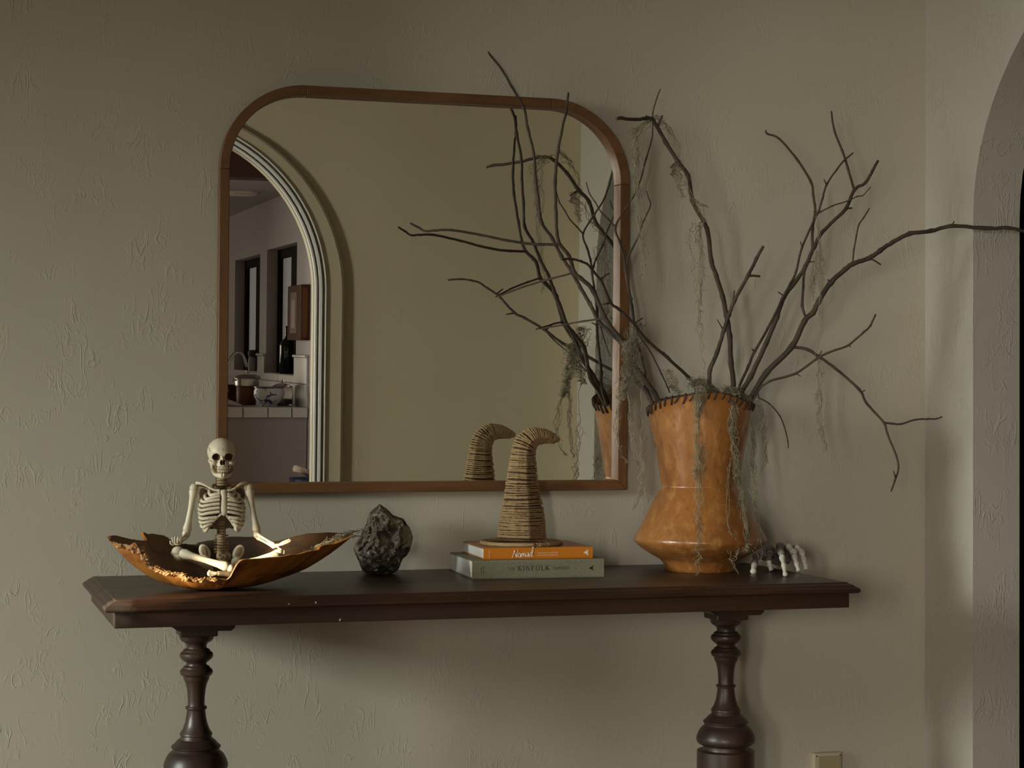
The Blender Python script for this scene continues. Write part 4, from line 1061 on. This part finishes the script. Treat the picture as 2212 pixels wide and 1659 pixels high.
# arms
SBone('upper_arm', Q(420.5, 1056, 2), Q(405, 1150, -4), 7.0, e=1.55)
SBone('upper_arm', Q(535.5, 1056, 2), Q(552.5, 1151, 0), 7.0, e=1.55)
for c, r in ((Q(420, 1056, 2), 10), (Q(404.5, 1152, -4), 9.4), (Q(536, 1056, 2), 10), (Q(553, 1153, 0), 8.8)):
    b = MB(); b.ell(c, (r, r*.95, r), 12, 8); SM(b); obj('joint', b, M_bone, skel)
def forearm(p, q):
    p, q = Vector(p), Vector(q); o = Vector((0, 0, 3.6))
    b = MB(); bone(b, p+o, q+o*.8, 3.1, 1.5, 8); bone(b, p-o*1.2, q-o*.8, 2.8, 1.5, 8); b.ell(p, (7, 6.5, 6.5), 12, 8); SM(b); return obj('forearm', b, M_bone, skel)
forearm(Q(405, 1156, -8), Q(391, 1171, -62)); forearm(Q(553, 1158, -4), Q(590, 1181, -46))
def hand_small(wrist, palm, tips, mt=None, curl=None):
    b = MB(); w, p = Vector(wrist), Vector(palm)
    b.ell((w+p)/2, (7, 6, 4.5), 12, 8); b.ell(p, (7.5, 6, 4), 12, 8); SM(b); h = obj('hand', b, mt or M_bone, skel)
    for k, t in enumerate(tips):
        pts = [p.lerp(w, .2)] + [Vector(q) for q in t]
        b = MB(); L_ = catmull(pts, 4); b.tube(L_, [2.4*(1.22 if i % 4 == 0 else .92)*(1-.25*i/len(L_)) for i in range(len(L_))], 7); SM(b); obj('finger', b, mt or M_bone, h)
# left in the picture: hand curled over the knee, fingers up; right: open palm upward
hand_small(Q(391, 1172, -62), Q(388, 1174, -68), [
  [Q(379,1171,-74), Q(377,1165,-76), Q(377.5,1161,-74)], [Q(383,1172,-77), Q(382,1164,-80), Q(383,1160,-77)], [Q(388,1172,-79), Q(388,1165,-81), Q(389,1161,-78)],
  [Q(393,1172,-77), Q(394,1166,-79), Q(395,1162,-75)], [Q(377,1176,-70), Q(373,1173,-72), Q(373,1168,-72)]])
hand_small(Q(590, 1181, -46), Q(597, 1179, -50), [
  [Q(606,1173,-52), Q(614,1170,-53), Q(621,1166,-53)], [Q(606,1175,-56), Q(615,1172,-57), Q(624,1168.5,-57)], [Q(606,1177,-60), Q(615,1174,-62), Q(622,1171,-62)],
  [Q(603,1176,-47), Q(610,1171,-46), Q(616,1168,-45)], [Q(598,1185,-58), Q(603,1188,-62), Q(604,1192,-63)]])
# pelvis
b = MB(); b.ell(Q(483, 1201, 4), (16, 9, 13), 18, 12); b.ell(Q(483, 1216, 2), (11, 9, 12), 14, 10); SM(b); pel = obj('sacrum', b, M_spine, skel)
for px, py in ((474,1199),(481,1203),(489,1200),(478,1207),(487,1208),(494,1204)):
    b = MB(); b.ell(Q(px, py, -5.2), (1.8, 1.4, 1.8), 8, 6); SM(b); obj('sacral_hole', b, M_bonedark, pel)
for sx, cx, cz in ((-1, 443, 1192), (1, 514, 1194)):
    rot = Matrix.Rotation(sx*.42, 3, 'Y')
    b = MB(); b.ell(Q(cx, cz, 2), (11.5, 5.5, 18), 18, 12, rot); b.tube([Q(cx+sx*2, cz+10, -1), Q(cx-sx*6, cz+18, -4)], [5.5, 7], 8)
    b.tube([Q(cx-sx*6, cz+14, 0), Q(cx-sx*10, cz+34, 0), Q(cx-sx*14, 1256, 2)], [8, 8, 9], 10); SM(b); hb = obj('hip_bone', b, M_bone, skel)
    b = MB(); b.ell(Q(cx+sx*.5, cz-1, -3.0), (6.5, 2.4, 12), 14, 8, rot); SM(b); obj('hip_hollow', b, M_spine, hb)
# legs, crossed
SBone('thigh_bone', Q(452, 1222, -8), Q(388, 1196, -62), 7.2, e=1.6)
SBone('thigh_bone', Q(508, 1222, -8), Q(604, 1195, -56), 7.2, e=1.6)
b = MB()
for c in (Q(386, 1194, -66), Q(388, 1190, -70), Q(390, 1200, -68)): b.ell(c, (12.5, 10, 10.5), 14, 9)
SM(b); obj('knee', b, M_bone, skel)
b = MB()
for c in (Q(600, 1193, -60), Q(607, 1194, -57)): b.ell(c, (8, 8, 6.5), 14, 9)
SM(b); obj('knee', b, M_bone, skel)
SBone('shin_bone', Q(394, 1193, -72), Q(494, 1224, -112), 7.4, e=1.5)
SBone('shin_bone', Q(600, 1200, -62), Q(506, 1240, -104), 7.0, e=1.5)
def foot(heel, mid, toes):
    b = MB(); b.tube(catmull([heel, Vector(heel).lerp(Vector(mid), .5), mid], 4), [7.5, 8, 8, 7.5, 7.2, 7, 7, 6.6, 6], 10, flat=.75); SM(b); f = obj('foot', b, M_spine, skel)
    for t in toes:
        b = MB(); bone(b, mid, t, 2.4, 1.35, 7); SM(b); obj('toe', b, M_bone, f)
foot(Q(497, 1238, -114), Q(470, 1236, -124), [Q(452,1231,-126), Q(450,1234,-128), Q(449.5,1237,-129), Q(451,1240,-129), Q(454,1243,-128)])
foot(Q(499, 1226, -100), Q(506, 1236, -98), [Q(511,1244,-92), Q(508,1246,-94), Q(504,1247,-95), Q(500,1247,-95), Q(497,1246,-94)])
b = MB(); b.ell(Q(497, 1226, -113), (8, 8, 8), 12, 8); b.ell(Q(505, 1233, -112), (7, 7, 7), 12, 8); SM(b); obj('ankle', b, M_bone, skel)
# ------------------------------------------------------------------ kitchen seen in the mirror
CZ = 1.126
ct = thing('kitchen_counter', (.96, -4.8, 0), 'kitchen counter with white tiled edge reflected in the mirror', 'counter')
b = MB(); b.box(.64, 1.296, -6.4, -3.662, 0, 1.082); obj('cabinet_body', b, M_mauve, ct, smooth=False)
b = MB(); b.box(.63, 1.297, -6.4, -3.652, 1.083, CZ-.006); obj('counter_slab', b, M_grout, ct, smooth=False)
tx = [.62, .708, .812, .916, 1.020, 1.126, 1.228, 1.2975]
for i in range(len(tx)-1):
    x0, x1 = tx[i]+.0022, tx[i+1]-.0022
    b = MB(); b.prism([(-3.644, 1.083), (-3.652, 1.083), (-3.652, CZ-.006), (-3.70, CZ-.006), (-3.70, CZ), (-3.652, CZ), (-3.6465, CZ-.002), (-3.644, CZ-.007)], lambda u, v, k: (x0 if k == 0 else x1, u, v)); obj('edge_tile', b, M_tile, ct, smooth=False)
    for j in range(8):
        y1 = -3.703-j*.105
        b = MB(); b.box(x0, x1, y1-.101, y1, CZ-.006, CZ-.0005); obj('tile', b, M_tile, ct, smooth=False, bevel=.001)
sp = thing('tiled_splashback', (1.29, -4.3, CZ), 'white tiled splashback along the kitchen side wall behind the jars', 'splashback')
for z0, z1, segs in ((CZ+.001, 1.221, [(-3.655, -3.955), (-3.957, -4.20), (-4.203, -4.50), (-4.503, -4.80), (-4.803, -5.1), (-5.103, -5.5)]), (1.2245, 1.2555, [(-3.957, -4.35), (-4.353, -4.745), (-4.948, -5.35)]), (1.2245, 1.336, [(-3.655, -3.955), (-4.748, -4.944)])):
    for ya, yb in segs:
        b = MB(); b.box(KX-.010, KX-.0005, yb, ya, z0, z1); obj('tile', b, M_tile, sp, smooth=False, bevel=.0015)
for ya, yb in ((-3.655, -3.955), (-4.748, -4.944)):
    b = MB(); b.box(KX-.018, KX-.0005, yb, ya, 1.3365, 1.349); obj('cap_tile', b, M_tile, sp, smooth=False, bevel=.003)
def lathe_thing(name, label, cat, c, parts, group=None):
    t = thing(name, c, label, cat, group)
    for pn, prof, mt in parts:
        b = MB(); b.lathe(prof, c, 36); obj(pn, b, mt, t, auto=45)
    return t
lathe_thing('china_bowl', 'blue and white china bowl on the tiled counter edge in the mirror', 'bowl', (1.156, -3.80, CZ),
  [('bowl_body', [(.034, 0), (.037, .004), (.036, .008), (.050, .018), (.062, .036), (.0665, .052), (.065, .066), (.061, .074), (.063, .080), (.060, .080), (.056, .074), (.060, .05), (.045, .018), (.02, .012)], M_china),
   ('rim', [(.0610, .0765), (.0665, .0800), (.0665, .0835), (.0605, .0835)], M_chinarim)])
lathe_thing('wooden_crock', 'brown wooden crock on the counter under the steel pot', 'crock', (1.083, -3.96, CZ),
  [('crock_body', [(.040, 0), (.043, .004), (.043, .078), (.040, .081)], M_brownr)])
pot = lathe_thing('steel_pot', 'round brushed steel lidded pot stacked on the wooden crock', 'pot', (1.089, -3.96, CZ+.0812),
  [('pot_body', [(.050, 0), (.055, .003), (.0555, .030), (.057, .031), (.057, .034), (.0555, .035)], M_steel),
   ('lid', [(.0565, .0352), (.0575, .038), (.052, .046), (.035, .051), (.008, .053)], M_steel), ('lid_knob', [(.005, .053), (.004, .058), (.009, .062), (.008, .067), (.003, .069)], M_chrome)])
b = MB(); b.tube([(1.035, -3.93, CZ+.108), (1.022, -3.925, CZ+.112), (1.016, -3.92, CZ+.106)], .004, 6); obj('handle', b, M_steel, pot)
jar = lathe_thing('glass_jar', 'clear glass lidded jar with dark contents behind the china bowl', 'jar', (1.236, -3.93, CZ),
  [('jar_body', [(.044, 0), (.047, .003), (.047, .072), (.044, .078), (.0415, .078), (.0445, .070), (.0445, .006), (.02, .004)], M_glass),
   ('contents', [(.040, .0062), (.0438, .0065), (.0438, .028), (.030, .032)], M_coffee), ('lid', [(.046, .0785), (.047, .082), (.030, .092), (.010, .097)], M_glass), ('lid_knob', [(.004, .097), (.008, .103), (.008, .108), (.003, .112)], M_glass)])
lathe_thing('wine_bottle', 'dark wine bottle on the kitchen window sill in the mirror', 'bottle', (1.335, -4.36, 1.2582),
  [('bottle_body', [(.034, 0), (.0365, .003), (.0365, .128), (.034, .142), (.022, .156), (.0145, .164)], M_bottle), ('neck', [(.0145, .164), (.0125, .176), (.0122, .212), (.0138, .213), (.0138, .220), (.0118, .221)], M_bottle)])
lathe_thing('small_spray_bottle', 'small bottle with blue grey cap on the far kitchen sill', 'bottle', (1.335, -5.36, 1.2582),
  [('bottle_body', [(.020, 0), (.022, .003), (.022, .060), (.012, .070)], M_cloth), ('cap', [(.016, .070), (.024, .078), (.024, .098), (.014, .106)], M_bluecap)])
fa = thing('kitchen_faucet', (1.06, -4.50, CZ), 'arched chrome kitchen faucet behind the steel pot', 'faucet')
b = MB(); b.tube(catmull([(1.07, -4.50, CZ+.002), (1.075, -4.50, CZ+.14), (1.098, -4.50, CZ+.205), (1.124, -4.50, CZ+.225), (1.150, -4.50, CZ+.212), (1.170, -4.50, CZ+.160)], 6), .0085, 10); obj('spout', b, M_chrome, fa)
b = MB(); b.lathe([(.020, 0), (.020, .006), (.012, .012), (.011, .05)], (1.07, -4.50, CZ), 20); obj('base', b, M_chrome, fa)
b = MB(); b.tube([(1.07, -4.50, CZ+.04), (1.10, -4.49, CZ+.06)], [.006, .004], 8); obj('lever', b, M_chrome, fa)
cl = MB(); vs = []; fs = []
for i in range(13):
    for j in range(13):
        u, v = (i/12-.5), (j/12-.5); r = math.hypot(u, v)
        vs.append((.985+u*.11, -3.86+v*.12, CZ+.0005+max(0, .034*(1-r*1.75))*(.8+.5*mnoise.noise(Vector((u*6, v*6, 1))))))
for i in range(12):
    for j in range(12): fs.append((i*13+j, (i+1)*13+j, (i+1)*13+j+1, i*13+j+1))
cl.add(vs, fs); co_ = obj('folded_cloth', cl, M_cloth, None, label='crumpled white cloth on the counter left of the wooden crock', cat='cloth', loc=(.985, -3.86, CZ))
sd = co_.modifiers.new('s', 'SOLIDIFY'); sd.thickness = .003; sd.offset = 1
ub = thing('utensil_box', (1.005, -4.12, CZ), 'dark utensil box with a pale spoon on the far counter', 'box')
b = MB(); b.box(.955, 1.055, -4.18, -4.06, CZ, CZ+.085); obj('box_body', b, M_brown, ub, smooth=False, bevel=.003)
b = MB(); b.tube([(1.000, -4.05, CZ+.02), (1.016, -4.05, CZ+.065)], [.0035, .0045], 7); obj('spoon', b, M_cloth, ub)
wb = thing('wooden_wall_shelf', (1.285, -3.80, 1.41), 'shallow wooden box frame hung on the kitchen side wall', 'wall box')
y0, y1, z0, z1 = -3.966, -3.640, 1.412, 1.648
b = MB(); b.box(1.262, KX-.0005, y0, y1, z0, z1); obj('box_frame', b, M_brown, wb, smooth=False, bevel=.002)
b = MB(); b.box(1.2605, 1.262, y0+.07, y1-.10, z0+.03, z1-.03); obj('pale_panel', b, M_palep, wb, smooth=False)
b = MB(); b.box(1.2590, 1.2605, y0+.11, y1-.125, z0+.052, z1-.06); obj('centre_panel', b, M_brownr, wb, smooth=False)
b = MB(); b.box(1.266, 1.290, y1, y1+.0015, z0+.012, z1-.012); obj('side_panel', b, M_brownr, wb, smooth=False)
# saucepan on a plain stool just inside the kitchen arch
st = thing('kitchen_stool', (1.19, -3.20, 0), 'plain wooden stool just inside the kitchen arch under the saucepan', 'stool')
b = MB(); b.lathe([(.10, .78), (.103, .784), (.103, .806), (.10, .81)], (1.19, -3.20, 0), 28); obj('seat', b, M_brownr, st, auto=40)
for a in range(4):
    t = math.pi/4+a*math.pi/2; b = MB(); b.tube([(1.19+.095*math.cos(t), -3.20+.095*math.sin(t), 0), (1.19+.07*math.cos(t), -3.20+.07*math.sin(t), .781)], [.012, .013], 10); obj('leg', b, M_brownr, st)
sp2_ = lathe_thing('saucepan', 'navy saucepan with pale wooden handle low in the mirror beside the white arch', 'saucepan', (1.205, -3.19, .8102), [('pan_body', [(.062, 0), (.066, .004), (.067, .044), (.070, .046), (.068, .048), (.062, .044), (.06, .006), (.02, .004)], M_navy)])
b = MB(); b.tube([(1.225, -3.19, .872), (1.185, -3.165, .889), (1.151, -3.15, .899)], [.0125, .0125, .0135], 14); b.tube([(1.25, -3.19, .850), (1.235, -3.19, .866), (1.222, -3.188, .873)], [.005, .006, .007], 8); obj('handle', b, M_pale, sp2_)
lp = thing('ceiling_light', (1.10, -4.28, KH), 'flat round light on the kitchen ceiling', 'light')
b = MB(); b.lathe([(.060, -.014), (.072, -.010), (.075, 0)], (1.10, -4.28, KH), 28); obj('diffuser', b, M_white, lp, auto=40)
